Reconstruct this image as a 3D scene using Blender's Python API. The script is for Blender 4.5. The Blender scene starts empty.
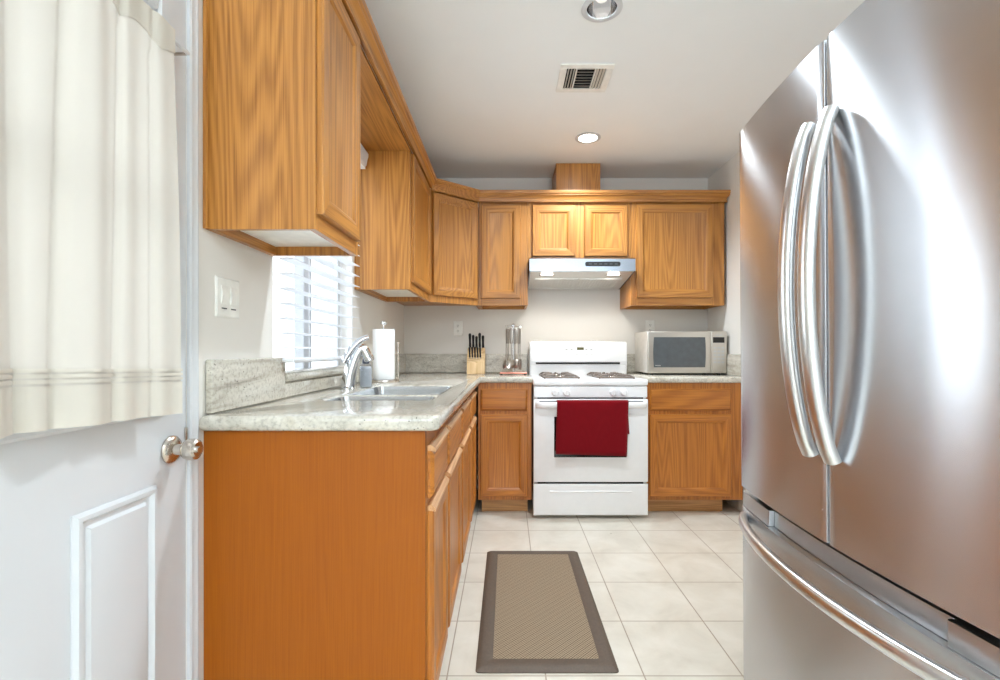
import bpy, bmesh, math, random
from mathutils import Vector, Matrix
random.seed(7)
C = bpy.context.scene
COL = C.collection

# ---------------------------------------------------------------- camera, world, exposure
H = 1.10
cam_data = bpy.data.cameras.new('camera')
cam = bpy.data.objects.new('camera', cam_data); COL.objects.link(cam)
cam.location = (0, 0, H); cam.rotation_euler = (math.pi/2, 0, 0)
cam_data.sensor_width = 36; cam_data.sensor_fit = 'HORIZONTAL'
cam_data.lens = 36*486/1000.0
cam_data.shift_x = -0.007; cam_data.shift_y = 0.011
cam_data.clip_start = 0.05
C.camera = cam
C.view_settings.view_transform = 'Standard'
C.view_settings.look = 'None'
C.view_settings.exposure = -0.17
C.view_settings.gamma = 1.0
C.view_settings.use_curve_mapping = False
C.cycles.use_denoising = True
C.cycles.max_bounces = 12
C.cycles.diffuse_bounces = 7
C.cycles.glossy_bounces = 6
C.cycles.transparent_max_bounces = 12
C.cycles.sample_clamp_indirect = 6.0
C.cycles.caustics_reflective = False

world = bpy.data.worlds.new('sky'); C.world = world
world.use_nodes = True
bg = world.node_tree.nodes['Background']
bg.inputs['Color'].default_value = (0.86, 0.94, 1.0, 1)
bg.inputs['Strength'].default_value = 2.6

def area(name, loc, rot, sx, sy, power, color=(1, 1, 1)):
    l = bpy.data.lights.new(name, 'AREA'); l.shape = 'RECTANGLE'
    l.size = sx; l.size_y = sy; l.energy = power; l.color = color
    o = bpy.data.objects.new(name, l); COL.objects.link(o)
    o.location = loc; o.rotation_euler = rot
    return o
# fill lights added behind the camera, plus daylight at the sink window
area('rear_ceiling_fill', (0.3, -1.55, 2.40), (0, 0, 0), 1.1, 1.1, 20, (0.86, 0.94, 1.0))
area('rear_opening_fill', (0.2, -3.25, 1.15), (-math.pi/2, 0, 0), 1.2, 1.9, 4, (0.80, 0.91, 1.0))
area('window_daylight', (-1.75, 2.1, 1.75), (0, -math.pi/2, 0), 1.5, 1.6, 56, (0.82, 0.92, 1.0))
area('rear_uplight_fill', (0.75, -1.8, 1.735), (math.pi, 0, 0), 0.34, 0.34, 218, (0.74, 0.88, 1.0))

# ---------------------------------------------------------------- materials
def M_new(name):
    m = bpy.data.materials.new(name); m.use_nodes = True
    nt = m.node_tree; b = nt.nodes['Principled BSDF']
    return m, nt, b
def nd(nt, t, **kw):
    n = nt.nodes.new(t)
    for k, v in kw.items(): setattr(n, k, v)
    return n
def lk(nt, a, b): nt.links.new(a, b)
def srgb(r, g, b):
    f = lambda c: (c/255/12.92) if c/255 <= .04045 else ((c/255+.055)/1.055)**2.4
    return (f(r), f(g), f(b), 1)
def ramp(nt, stops):
    n = nd(nt, 'ShaderNodeValToRGB')
    e = n.color_ramp.elements
    while len(e) < len(stops): e.new(0.5)
    for i, (p, c) in enumerate(stops): e[i].position = p; e[i].color = c
    return n
def noise(nt, vec, scale, detail=4, rough=.5, dist=0):
    n = nd(nt, 'ShaderNodeTexNoise'); n.inputs['Scale'].default_value = scale
    n.inputs['Detail'].default_value = detail; n.inputs['Roughness'].default_value = rough
    n.inputs['Distortion'].default_value = dist
    if vec is not None: lk(nt, vec, n.inputs['Vector'])
    return n
def objco(nt, scale=(1, 1, 1)):
    t = nd(nt, 'ShaderNodeTexCoord'); mp = nd(nt, 'ShaderNodeMapping')
    mp.inputs['Scale'].default_value = scale
    lk(nt, t.outputs['Object'], mp.inputs['Vector'])
    return mp.outputs['Vector']
def bump(nt, b, h, strength, dist=.002):
    n = nd(nt, 'ShaderNodeBump'); n.inputs['Strength'].default_value = strength
    n.inputs['Distance'].default_value = dist
    lk(nt, h, n.inputs['Height']); lk(nt, n.outputs['Normal'], b.inputs['Normal'])

def plain(name, col, rough=.5, metal=0, nscale=25, namt=.06, bmp=.0, coat=0, spec=.5):
    """a plain colour with a slight procedural mottling"""
    m, nt, b = M_new(name)
    v = objco(nt); n = noise(nt, v, nscale, 3)
    d = tuple(c*(1-namt) for c in col[:3])+(1,); l = tuple(min(1, c*(1+namt)) for c in col[:3])+(1,)
    r = ramp(nt, [(.3, d), (.7, l)])
    lk(nt, n.outputs['Fac'], r.inputs['Fac']); lk(nt, r.outputs['Color'], b.inputs['Base Color'])
    b.inputs['Roughness'].default_value = rough; b.inputs['Metallic'].default_value = metal
    b.inputs['Coat Weight'].default_value = coat; b.inputs['Specular IOR Level'].default_value = spec
    if bmp: bump(nt, b, n.outputs['Fac'], bmp)
    return m

def oak(name, axis, light, dark, rough=.38, GR=1.0):
    m, nt, b = M_new(name)
    st = {'x': (.05, 1, 1), 'y': (1, .05, 1), 'z': (1, 1, .05)}[axis]
    st2 = {'x': (.012, 1, 1), 'y': (1, .012, 1), 'z': (1, 1, .012)}[axis]
    t = nd(nt, 'ShaderNodeTexCoord'); oi = nd(nt, 'ShaderNodeObjectInfo')
    ml = nd(nt, 'ShaderNodeVectorMath', operation='SCALE'); ml.inputs[0].default_value = (9.1, 5.7, 7.3)
    lk(nt, oi.outputs['Random'], ml.inputs['Scale'])
    ad = nd(nt, 'ShaderNodeVectorMath', operation='ADD')
    lk(nt, t.outputs['Object'], ad.inputs[0]); lk(nt, ml.outputs['Vector'], ad.inputs[1])
    m1 = nd(nt, 'ShaderNodeMapping'); m1.inputs['Scale'].default_value = st; lk(nt, ad.outputs[0], m1.inputs['Vector'])
    m2 = nd(nt, 'ShaderNodeMapping'); m2.inputs['Scale'].default_value = st2; lk(nt, ad.outputs[0], m2.inputs['Vector'])
    n1 = noise(nt, m1.outputs['Vector'], 5.0, 1.5, .4, .15)
    sn = nd(nt, 'ShaderNodeMath', operation='MULTIPLY'); sn.inputs[1].default_value = 210
    lk(nt, n1.outputs['Fac'], sn.inputs[0])
    si = nd(nt, 'ShaderNodeMath', operation='SINE'); lk(nt, sn.outputs[0], si.inputs[0])
    mr = nd(nt, 'ShaderNodeMapRange'); mr.inputs['From Min'].default_value = -1; mr.inputs['From Max'].default_value = 1
    lk(nt, si.outputs[0], mr.inputs['Value'])
    n2 = noise(nt, m2.outputs['Vector'], 420, 3, .6)
    n3 = noise(nt, m1.outputs['Vector'], 9, 3, .5)
    a = nd(nt, 'ShaderNodeMath', operation='MULTIPLY'); a.inputs[1].default_value = GR*.26; lk(nt, mr.outputs[0], a.inputs[0])
    c = nd(nt, 'ShaderNodeMath', operation='MULTIPLY_ADD'); c.inputs[1].default_value = .62
    lk(nt, n2.outputs['Fac'], c.inputs[0]); lk(nt, a.outputs[0], c.inputs[2])
    d = nd(nt, 'ShaderNodeMath', operation='MULTIPLY_ADD'); d.inputs[1].default_value = .18
    lk(nt, n3.outputs['Fac'], d.inputs[0]); lk(nt, c.outputs[0], d.inputs[2])
    n4 = noise(nt, m2.outputs['Vector'], 190, 2, .5)
    r4 = ramp(nt, [(.52, (0, 0, 0, 1)), (.66, (1, 1, 1, 1))]); lk(nt, n4.outputs['Fac'], r4.inputs['Fac'])
    d4 = nd(nt, 'ShaderNodeMath', operation='MULTIPLY_ADD'); d4.inputs[1].default_value = -.20*GR
    lk(nt, r4.outputs['Color'], d4.inputs[0]); lk(nt, d.outputs[0], d4.inputs[2]); d = d4
    mid = tuple((x*.45+y*.55) for x, y in zip(dark, light))
    r = ramp(nt, [(.26, dark), (.50, mid), (.76, light)])
    lk(nt, d.outputs[0], r.inputs['Fac']); lk(nt, r.outputs['Color'], b.inputs['Base Color'])
    b.inputs['Roughness'].default_value = rough
    b.inputs['Coat Weight'].default_value = .12; b.inputs['Coat Roughness'].default_value = .25
    bump(nt, b, d.outputs[0], .10, .001)
    return m

OL, OD = srgb(192, 132, 62), srgb(144, 90, 35)
BL, BD = srgb(194, 122, 46), srgb(150, 86, 26)
MAT = {}
for ax in 'xyz':
    MAT['oak_'+ax] = oak('oak_'+ax, ax, OL, OD)
    MAT['boak_'+ax] = oak('base_oak_'+ax, ax, BL, BD)
MAT['panel_oak'] = oak('end_panel_veneer', 'z', srgb(156, 86, 10), srgb(138, 70, 4), .5, .25)
MAT['panel_oak'].node_tree.nodes['Principled BSDF'].inputs['Specular IOR Level'].default_value = .25
MAT['panel_oak'].node_tree.nodes['Principled BSDF'].inputs['Coat Weight'].default_value = .03
MAT['toe_oak'] = oak('toe_oak', 'x', srgb(206, 158, 100), srgb(160, 110, 60))
MAT['lip'] = oak('pale_oak_edge', 'y', srgb(222, 176, 128), srgb(176, 122, 76))  # paler oak tone for the finger-pull edges
MAT['melamine'] = plain('white_melamine', srgb(236, 230, 220), .4)
MAT['wall'] = plain('warm_wall_paint', srgb(228, 224, 218), .6, nscale=3, namt=.015)
MAT['ceil'] = plain('ceiling_paint', srgb(245, 247, 247), .7, nscale=3, namt=.012)
MAT['white'] = plain('white_gloss_paint', srgb(210, 212, 215), .35, nscale=4, namt=.012)
MAT['plastic'] = plain('white_plastic', srgb(238, 237, 232), .3)
MAT['enamel'] = plain('white_enamel', srgb(242, 243, 245), .18, coat=.4, namt=.01)
MAT['black'] = plain('black_plastic', srgb(18, 18, 19), .35)
MAT['dark'] = plain('dark_gap', srgb(10, 9, 8), .8)
MAT['iron'] = plain('cast_iron', srgb(110, 98, 90), .45, nscale=60, namt=.15)
MAT['chrome'] = plain('chrome', srgb(225, 226, 228), .07, 1, namt=.02)
MAT['nickel'] = plain('worn_nickel', srgb(205, 196, 186), .2, 1, nscale=40, namt=.12)
MAT['utensil'] = plain('utensil_steel', srgb(168, 160, 152), .28, .9)
MAT['alu'] = plain('grey_aluminium', srgb(196, 198, 202), .45, .2)
MAT['red'] = None
MAT['blind'] = plain('white_blind_slat', srgb(226, 228, 232), .4, namt=.01)
MAT['paper'] = plain('paper_towel', srgb(244, 244, 244), .9, nscale=180, namt=.03, bmp=.25)
MAT['block'] = oak('pale_block_wood', 'z', srgb(232, 202, 156), srgb(200, 160, 108), .5)
MAT['navy'] = plain('navy_plastic', srgb(28, 40, 66), .35)
MAT['rose'] = plain('rose_base', srgb(226, 150, 132), .35)
MAT['stucco'] = plain('pale_stucco', srgb(226, 226, 222), .9)
MAT['concrete'] = plain('concrete', srgb(190, 188, 182), .9)
MAT['leaf'] = plain('hedge_leaf', srgb(70, 96, 66), .7, nscale=14, namt=.4)

def m_granite():
    m, nt, b = M_new('speckled_granite')
    v = objco(nt); v.node.inputs['Rotation'].default_value = (.5, .35, .8); v2 = objco(nt, (1, .3, 2.6))
    big = noise(nt, v2, 7, 5, .6, .8)
    r1 = ramp(nt, [(.28, srgb(158, 151, 141)), (.42, srgb(200, 194, 182)), (.60, srgb(224, 220, 210)), (.8, srgb(206, 196, 176))])
    lk(nt, big.outputs['Fac'], r1.inputs['Fac'])
    fine = noise(nt, v, 95, 3, .6)
    r2 = ramp(nt, [(.34, srgb(120, 108, 94)), (.46, srgb(200, 196, 188)), (.6, srgb(226, 224, 218))])
    lk(nt, fine.outputs['Fac'], r2.inputs['Fac'])
    mx = nd(nt, 'ShaderNodeMix', data_type='RGBA', blend_type='MULTIPLY'); mx.inputs[0].default_value = .45
    lk(nt, r1.outputs['Color'], mx.inputs[6]); lk(nt, r2.outputs['Color'], mx.inputs[7])
    vo = nd(nt, 'ShaderNodeTexVoronoi'); vo.inputs['Scale'].default_value = 75; lk(nt, v, vo.inputs['Vector'])
    gate = noise(nt, v, 17, 2)
    rv = ramp(nt, [(.10, (1, 1, 1, 1)), (.17, (0, 0, 0, 1))]); lk(nt, vo.outputs['Distance'], rv.inputs['Fac'])
    rg = ramp(nt, [(.50, (0, 0, 0, 1)), (.58, (1, 1, 1, 1))]); lk(nt, gate.outputs['Fac'], rg.inputs['Fac'])
    mu = nd(nt, 'ShaderNodeMath', operation='MULTIPLY'); lk(nt, rv.outputs['Color'], mu.inputs[0]); lk(nt, rg.outputs['Color'], mu.inputs[1])
    mx2 = nd(nt, 'ShaderNodeMix', data_type='RGBA'); lk(nt, mu.outputs[0], mx2.inputs[0])
    lk(nt, mx.outputs[2], mx2.inputs[6]); mx2.inputs[7].default_value = srgb(58, 50, 46)
    lk(nt, mx2.outputs[2], b.inputs['Base Color'])
    b.inputs['Roughness'].default_value = .14; b.inputs['Coat Weight'].default_value = .3
    b.inputs['Coat Roughness'].default_value = .05
    return m
MAT['granite'] = m_granite()

def m_tile():
    m, nt, b = M_new('cream_floor_tile')
    t = nd(nt, 'ShaderNodeTexCoord')
    br = nd(nt, 'ShaderNodeTexBrick'); br.offset = 0; br.squash = 1
    br.inputs['Scale'].default_value = 1; br.inputs['Brick Width'].default_value = .3335
    br.inputs['Row Height'].default_value = .3335; br.inputs['Mortar Size'].default_value = .0028
    br.inputs['Mortar Smooth'].default_value = .3; br.inputs['Bias'].default_value = 0
    mp = nd(nt, 'ShaderNodeMapping'); mp.inputs['Location'].default_value = (-.131+.3335*30, -2.646+.3335*30, 0)
    lk(nt, t.outputs['Object'], mp.inputs['Vector']); lk(nt, mp.outputs['Vector'], br.inputs['Vector'])
    br.inputs['Color1'].default_value = (0, 0, 0, 1); br.inputs['Color2'].default_value = (1, 1, 1, 1)
    n = noise(nt, t.outputs['Object'], 5, 5, .6, .4)
    r = ramp(nt, [(.3, srgb(204, 197, 183)), (.5, srgb(216, 210, 197)), (.72, srgb(226, 221, 210))])
    lk(nt, n.outputs['Fac'], r.inputs['Fac'])
    mx = nd(nt, 'ShaderNodeMix', data_type='RGBA'); lk(nt, br.outputs['Fac'], mx.inputs[0])
    lk(nt, r.outputs['Color'], mx.inputs[6]); mx.inputs[7].default_value = srgb(165, 150, 132)
    lk(nt, mx.outputs[2], b.inputs['Base Color'])
    n2 = noise(nt, t.outputs['Object'], 9, 3)
    mr = nd(nt, 'ShaderNodeMapRange'); mr.inputs['To Min'].default_value = .22; mr.inputs['To Max'].default_value = .42
    lk(nt, n2.outputs['Fac'], mr.inputs['Value']); lk(nt, mr.outputs[0], b.inputs['Roughness'])
    iv = nd(nt, 'ShaderNodeMath', operation='SUBTRACT'); iv.inputs[0].default_value = 1; lk(nt, br.outputs['Fac'], iv.inputs[1])
    bump(nt, b, iv.outputs[0], .5, .0015)
    return m
MAT['tile'] = m_tile()

def m_steel(name, col, rough, aniso, axis='Z'):
    m, nt, b = M_new(name)
    st = {'Z': (30, 1.2, 500), 'X': (1.2, 30, 500), 'H': (1.2, 1.2, 500)}[axis]
    v = objco(nt, st); n = noise(nt, v, 1.0, 3, .6)
    r = ramp(nt, [(.3, tuple(c*.95 for c in col[:3])+(1,)), (.7, col)])
    lk(nt, n.outputs['Fac'], r.inputs['Fac']); lk(nt, r.outputs['Color'], b.inputs['Base Color'])
    b.inputs['Metallic'].default_value = 1; b.inputs['Roughness'].default_value = rough
    b.inputs['Anisotropic'].default_value = aniso; b.inputs['Anisotropic Rotation'].default_value = .25 if aniso else 0
    if aniso:
        tg = nd(nt, 'ShaderNodeTangent', direction_type='RADIAL', axis='Z')
        lk(nt, tg.outputs['Tangent'], b.inputs['Tangent'])
    return m
MAT['steel'] = m_steel('brushed_fridge_steel', srgb(206, 208, 212), .27, .95)
MAT['steel_bar'] = m_steel('satin_steel_bar', srgb(222, 222, 222), .28, 0)
MAT['steel_trim'] = m_steel('grey_steel_trim', srgb(190, 192, 194), .3, 0, 'H')
MAT['hood_steel'] = m_steel('hood_steel', srgb(226, 224, 220), .42, 0)
MAT['hood_front'] = m_steel('hood_front_steel', srgb(150, 156, 166), .25, 0)
MAT['sink_steel'] = m_steel('sink_steel', srgb(190, 192, 194), .25, 0)

def m_cloth(name, col, scale, transl=0.0):
    m, nt, b = M_new(name)
    v = objco(nt, (scale*.5, scale, scale))
    w1 = nd(nt, 'ShaderNodeTexWave', bands_direction='Y'); w1.inputs['Scale'].default_value = 1; w1.inputs['Distortion'].default_value = 1.5
    w2 = nd(nt, 'ShaderNodeTexWave', bands_direction='Z'); w2.inputs['Scale'].default_value = 1; w2.inputs['Distortion'].default_value = 1.5
    lk(nt, v, w1.inputs['Vector']); lk(nt, v, w2.inputs['Vector'])
    mu = nd(nt, 'ShaderNodeMath', operation='MULTIPLY'); lk(nt, w1.outputs['Fac'], mu.inputs[0]); lk(nt, w2.outputs['Fac'], mu.inputs[1])
    r = ramp(nt, [(0, tuple(c*.9 for c in col[:3])+(1,)), (1, col)])
    lk(nt, mu.outputs[0], r.inputs['Fac']); lk(nt, r.outputs['Color'], b.inputs['Base Color'])
    b.inputs['Roughness'].default_value = .95; b.inputs['Specular IOR Level'].default_value = .1
    b.inputs['Sheen Weight'].default_value = .15
    bump(nt, b, mu.outputs[0], .25, .0008)
    if transl:
        tr = nd(nt, 'ShaderNodeBsdfTranslucent'); lk(nt, r.outputs['Color'], tr.inputs['Color'])
        ms = nd(nt, 'ShaderNodeMixShader'); ms.inputs[0].default_value = transl
        lk(nt, b.outputs[0], ms.inputs[1]); lk(nt, tr.outputs[0], ms.inputs[2])
        lk(nt, ms.outputs[0], nt.nodes['Material Output'].inputs['Surface'])
    return m
MAT['curtain'] = m_cloth('sheer_cream_linen', srgb(220, 213, 203), 700, .22)
MAT['hem'] = m_cloth('folded_cream_linen', srgb(228, 221, 209), 700, .16)
MAT['red'] = m_cloth('deep_red_towel', srgb(122, 8, 20), 500)
MAT['maroon'] = m_cloth('dark_maroon_towel', srgb(60, 8, 14), 500)

def m_mat_weave():
    m, nt, b = M_new('woven_mat_surface')
    t = nd(nt, 'ShaderNodeTexCoord')
    ck = nd(nt, 'ShaderNodeTexChecker'); ck.inputs['Scale'].default_value = 130
    lk(nt, t.outputs['Object'], ck.inputs['Vector'])
    mp = nd(nt, 'ShaderNodeMapping'); mp.inputs['Rotation'].default_value = (0, 0, math.pi/4)
    lk(nt, t.outputs['Object'], mp.inputs['Vector'])
    w = nd(nt, 'ShaderNodeTexWave'); w.inputs['Scale'].default_value = 42; w.inputs['Distortion'].default_value = .6
    lk(nt, mp.outputs['Vector'], w.inputs['Vector'])
    ad = nd(nt, 'ShaderNodeMath', operation='MULTIPLY_ADD'); ad.inputs[1].default_value = .5
    lk(nt, ck.outputs['Fac'], ad.inputs[0]); lk(nt, w.outputs['Fac'], ad.inputs[2])
    r = ramp(nt, [(.1, srgb(80, 64, 48)), (1.0, srgb(158, 139, 114))])
    lk(nt, ad.outputs[0], r.inputs['Fac']); lk(nt, r.outputs['Color'], b.inputs['Base Color'])
    b.inputs['Roughness'].default_value = .8
    bump(nt, b, ad.outputs[0], .4, .001)
    return m
MAT['weave'] = m_mat_weave()
MAT['mat_edge'] = plain('brown_mat_border', srgb(88, 74, 62), .6, nscale=120, namt=.1)

def m_glass(name, tint=(1, 1, 1, 1), refl=1.0):
    m, nt, b = M_new(name)
    nt.nodes.remove(b)
    tr = nd(nt, 'ShaderNodeBsdfTransparent'); tr.inputs['Color'].default_value = tint
    gl = nd(nt, 'ShaderNodeBsdfGlossy'); gl.inputs['Roughness'].default_value = .02
    lw = nd(nt, 'ShaderNodeLayerWeight'); fr = nd(nt, 'ShaderNodeMath', operation='POWER'); fr.inputs[1].default_value = 5
    lk(nt, lw.outputs['Facing'], fr.inputs[0])
    nz = noise(nt, objco(nt), 3, 2); mm = nd(nt, 'ShaderNodeMath', operation='MULTIPLY_ADD')
    mm.inputs[1].default_value = .06; lk(nt, nz.outputs['Fac'], mm.inputs[0]); lk(nt, fr.outputs[0], mm.inputs[2])
    ms = nd(nt, 'ShaderNodeMixShader')
    lk(nt, mm.outputs[0], ms.inputs[0]); lk(nt, tr.outputs[0], ms.inputs[1]); lk(nt, gl.outputs[0], ms.inputs[2])
    lk(nt, ms.outputs[0], nt.nodes['Material Output'].inputs['Surface'])
    return m
MAT['glass'] = m_glass('window_glass')
MAT['bottle'] = m_glass('blue_tint_plastic', (.88, .91, .95, 1))
MAT['liquid'] = plain('pale_blue_soap', srgb(196, 196, 196), .3)
MAT['mw_glass'] = plain('dark_microwave_glass', srgb(70, 76, 80), .08, 0, namt=.12, coat=.6)
MAT['mw_side'] = plain('microwave_case', srgb(218, 214, 206), .35, .3)
MAT['mw_front'] = m_steel('microwave_steel', srgb(205, 200, 192), .33, 0, 'X')
MAT['oven_glass'] = plain('black_oven_glass', srgb(20, 20, 22), .08, coat=.6)
MAT['lcd'] = plain('olive_display', srgb(88, 86, 44), .3)
MAT['mark'] = plain('pale_print', srgb(205, 205, 200), .5)
MAT['greymark'] = plain('grey_print', srgb(196, 197, 199), .5)
MAT['slot'] = plain('grey_slot', srgb(70, 72, 74), .5)
MAT['ventmetal'] = plain('vent_metal', srgb(214, 208, 198), .5)

def m_emit(name, col, s):
    m, nt, b = M_new(name)
    b.inputs['Base Color'].default_value = col
    b.inputs['Emission Color'].default_value = col; b.inputs['Emission Strength'].default_value = s
    return m
MAT['bulb'] = m_emit('lit_bulb', (1, .96, .88, 1), 22)
MAT['bulb_dim'] = m_emit('frosted_bulb', (1, .97, .92, 1), .6)
MAT['hoodlamp'] = m_emit('lit_hood_lens', (1, .95, .86, 1), 9)
MAT['diffuser'] = m_emit('lamp_diffuser', (1, .97, .92, 1), 1.0)

# ---------------------------------------------------------------- mesh helpers
def BM(): return bmesh.new()
def link(o): COL.objects.link(o); return o
def empty(name, loc, label, cat, group=None, kind=None):
    o = link(bpy.data.objects.new(name, None)); o.location = loc; o.empty_display_size = .05
    o['label'] = label; o['category'] = cat
    if group: o['group'] = group
    if kind: o['kind'] = kind
    return o
def worldloc(o):
    v = Vector((0, 0, 0))
    while o is not None: v += o.location; o = o.parent
    return v
def obj(name, bm, mats, parent=None, loc=None, smooth=35, label=None):
    """one mesh object; geometry is given in world space"""
    if not isinstance(mats, (list, tuple)): mats = [mats]
    org = worldloc(parent) if parent is not None else Vector(loc or (0, 0, 0))
    if org.length: bmesh.ops.translate(bm, verts=bm.verts[:], vec=-org)
    bmesh.ops.recalc_face_normals(bm, faces=bm.faces[:])
    me = bpy.data.meshes.new(name); bm.to_mesh(me); bm.free()
    for m in mats: me.materials.append(MAT[m] if isinstance(m, str) else m)
    me.polygons.foreach_set('use_smooth', [True]*len(me.polygons))
    me.set_sharp_from_angle(angle=math.radians(smooth))
    o = link(bpy.data.objects.new(name, me))
    if parent is not None: o.parent = parent
    else: o.location = org
    if label: o['label'] = label
    return o
def tag(o, label, cat, group=None, kind=None):
    o['label'] = label; o['category'] = cat
    if group: o['group'] = group
    if kind: o['kind'] = kind
    return o
def box(bm, x0, x1, y0, y1, z0, z1, bev=0, mi=0, seg=1):
    vs = [bm.verts.new((x, y, z)) for z in (z0, z1) for y in (y0, y1) for x in (x0, x1)]
    fs = [bm.faces.new([vs[i] for i in q]) for q in
          ((0, 2, 3, 1), (4, 5, 7, 6), (0, 1, 5, 4), (2, 6, 7, 3), (0, 4, 6, 2), (1, 3, 7, 5))]
    for f in fs: f.material_index = mi
    if bev:
        es = list({e for f in fs for e in f.edges})
        bmesh.ops.bevel(bm, geom=es, offset=bev, segments=seg, affect='EDGES', profile=.5)
    return fs
def obox(bm, o, u, n, u0, u1, n0, n1, z0, z1, mi=0, bev=0):
    """box on a face: o = corner on the floor, u along the face, n outward"""
    o, u, n = Vector(o), Vector(u), Vector(n); Z = Vector((0, 0, 1))
    P = lambda a, b, c: o+u*a+n*b+Z*c
    vs = [bm.verts.new(P(a, b, c)) for c in (z0, z1) for b in (n0, n1) for a in (u0, u1)]
    fs = [bm.faces.new([vs[i] for i in q]) for q in
          ((0, 2, 3, 1), (4, 5, 7, 6), (0, 1, 5, 4), (2, 6, 7, 3), (0, 4, 6, 2), (1, 3, 7, 5))]
    for f in fs: f.material_index = mi
    if bev: bmesh.ops.bevel(bm, geom=list({e for f in fs for e in f.edges}), offset=bev, segments=1, affect='EDGES')
    return fs
def rings(bm, o, u, n, w, h, prof, v=(0, 0, 1), rail=1):
    """panel from concentric rectangles: prof = [(inset, height)], first is the back; top/bottom quads use slot `rail`"""
    o, u, n, v = Vector(o), Vector(u), Vector(n), Vector(v)
    R = []
    for ins, ht in prof:
        R.append([bm.verts.new(o+u*a+v*b+n*ht) for a, b in
                  ((ins, ins), (w-ins, ins), (w-ins, h-ins), (ins, h-ins))])
    bm.faces.new(R[0][::-1])
    for A, B in zip(R, R[1:]):
        for i in range(4):
            f = bm.faces.new((A[i], A[(i+1) % 4], B[(i+1) % 4], B[i]))
            f.material_index = rail if i in (0, 2) else 0
    bm.faces.new(R[-1])
def basis(ax):
    ax = Vector(ax).normalized()
    a = Vector((0, 0, 1)) if abs(ax.z) < .9 else Vector((1, 0, 0))
    u = ax.cross(a).normalized(); w = ax.cross(u)
    return u, w, ax
def lathe(bm, o, ax, prof, seg=24, mi=0, cap=True, closed=False):
    """prof = [(radius, distance along ax)]"""
    o = Vector(o); u, w, a = basis(ax); R = []
    for r, h in prof:
        if r < 1e-6: R.append([bm.verts.new(o+a*h)])
        else: R.append([bm.verts.new(o+a*h+(u*math.cos(t)+w*math.sin(t))*r) for t in [2*math.pi*k/seg for k in range(seg)]])
    pairs = list(zip(R, R[1:]))
    if closed: pairs.append((R[-1], R[0]))
    for A, B in pairs:
        for i in range(seg):
            j = (i+1) % seg
            if len(A) == 1 and len(B) == 1: continue
            if len(A) == 1: f = bm.faces.new((A[0], B[j], B[i]))
            elif len(B) == 1: f = bm.faces.new((A[i], A[j], B[0]))
            else: f = bm.faces.new((A[i], A[j], B[j], B[i]))
            f.material_index = mi
    if cap and not closed:
        if len(R[0]) > 1: bm.faces.new(R[0][::-1]).material_index = mi
        if len(R[-1]) > 1: bm.faces.new(R[-1]).material_index = mi
def sweep(bm, pts, sec, up=(0, 0, 1), mi=0, cap=True, scales=None):
    """section sec = [(a, b)] in (side, up) axes swept along pts"""
    pts = [Vector(p) for p in pts]; up = Vector(up); R = []
    for i, p in enumerate(pts):
        t = (pts[min(i+1, len(pts)-1)]-pts[max(i-1, 0)]).normalized()
        s = t.cross(up).normalized(); q = s.cross(t).normalized()
        k = scales[i] if scales else 1
        kx, ky = (k if isinstance(k, tuple) else (k, k))
        R.append([bm.verts.new(p+s*a*kx+q*b*ky) for a, b in sec])
    n = len(sec)
    for A, B in zip(R, R[1:]):
        for i in range(n):
            f = bm.faces.new((A[i], A[(i+1) % n], B[(i+1) % n], B[i])); f.material_index = mi
    if cap:
        bm.faces.new(R[0][::-1]).material_index = mi; bm.faces.new(R[-1]).material_index = mi
def circ(r, n=12, ry=None, p=1.0):
    ry = r if ry is None else ry; out = []
    for k in range(n):
        t = 2*math.pi*k/n; c, s = math.cos(t), math.sin(t)
        out.append((math.copysign(abs(c)**p, c)*r, math.copysign(abs(s)**p, s)*ry))
    return out
def prism(bm, poly, d, mi=0, bev=0):
    """closed polygon of points extruded by vector d"""
    d = Vector(d); A = [bm.verts.new(p) for p in poly]; B = [bm.verts.new(Vector(p)+d) for p in poly]
    n = len(A); fs = [bm.faces.new(A[::-1]), bm.faces.new(B)]
    for i in range(n): fs.append(bm.faces.new((A[i], A[(i+1) % n], B[(i+1) % n], B[i])))
    for f in fs: f.material_index = mi
    if bev: bmesh.ops.bevel(bm, geom=list({e for f in fs for e in f.edges}), offset=bev, segments=2, affect='EDGES')
    return fs
def rrect(x0, x1, y0, y1, r, n=5):
    out = []
    for cx, cy, a0 in ((x1-r, y1-r, 0), (x0+r, y1-r, 90), (x0+r, y0+r, 180), (x1-r, y0+r, 270)):
        for k in range(n+1):
            t = math.radians(a0+90*k/n); out.append((cx+r*math.cos(t), cy+r*math.sin(t)))
    return out
def loops(bm, Ls, cap0=False, cap1=False, mi=0):
    R = [[bm.verts.new(p) for p in L] for L in Ls]; n = len(R[0])
    for A, B in zip(R, R[1:]):
        for i in range(n):
            bm.faces.new((A[i], A[(i+1) % n], B[(i+1) % n], B[i])).material_index = mi
    if cap0: bm.faces.new(R[0][::-1]).material_index = mi
    if cap1: bm.faces.new(R[-1]).material_index = mi

# ---------------------------------------------------------------- room shell
XL, XR, YB, YR, ZC = -.82, 1.60, 3.875, -3.3, 2.477
DY0, DY1, DZ = .385, 1.245, 2.03               # door opening
WY0, WY1, WZ0, WZ1 = 1.703, 2.565, .985, 2.10  # window opening
def struct(name, bm, mats, label, cat='wall'):
    o = obj(name, bm, mats); return tag(o, label, cat, kind='structure')
bm = BM(); box(bm, XL-.3, XR+.3, YR-.2, YB+.2, -.1, 0); struct('floor', bm, 'tile', 'cream square tiled kitchen floor with thin brown grout lines', 'floor')
bm = BM()
LH = [(.523, 3.14), (.381, 1.951)]; RC = .066
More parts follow.
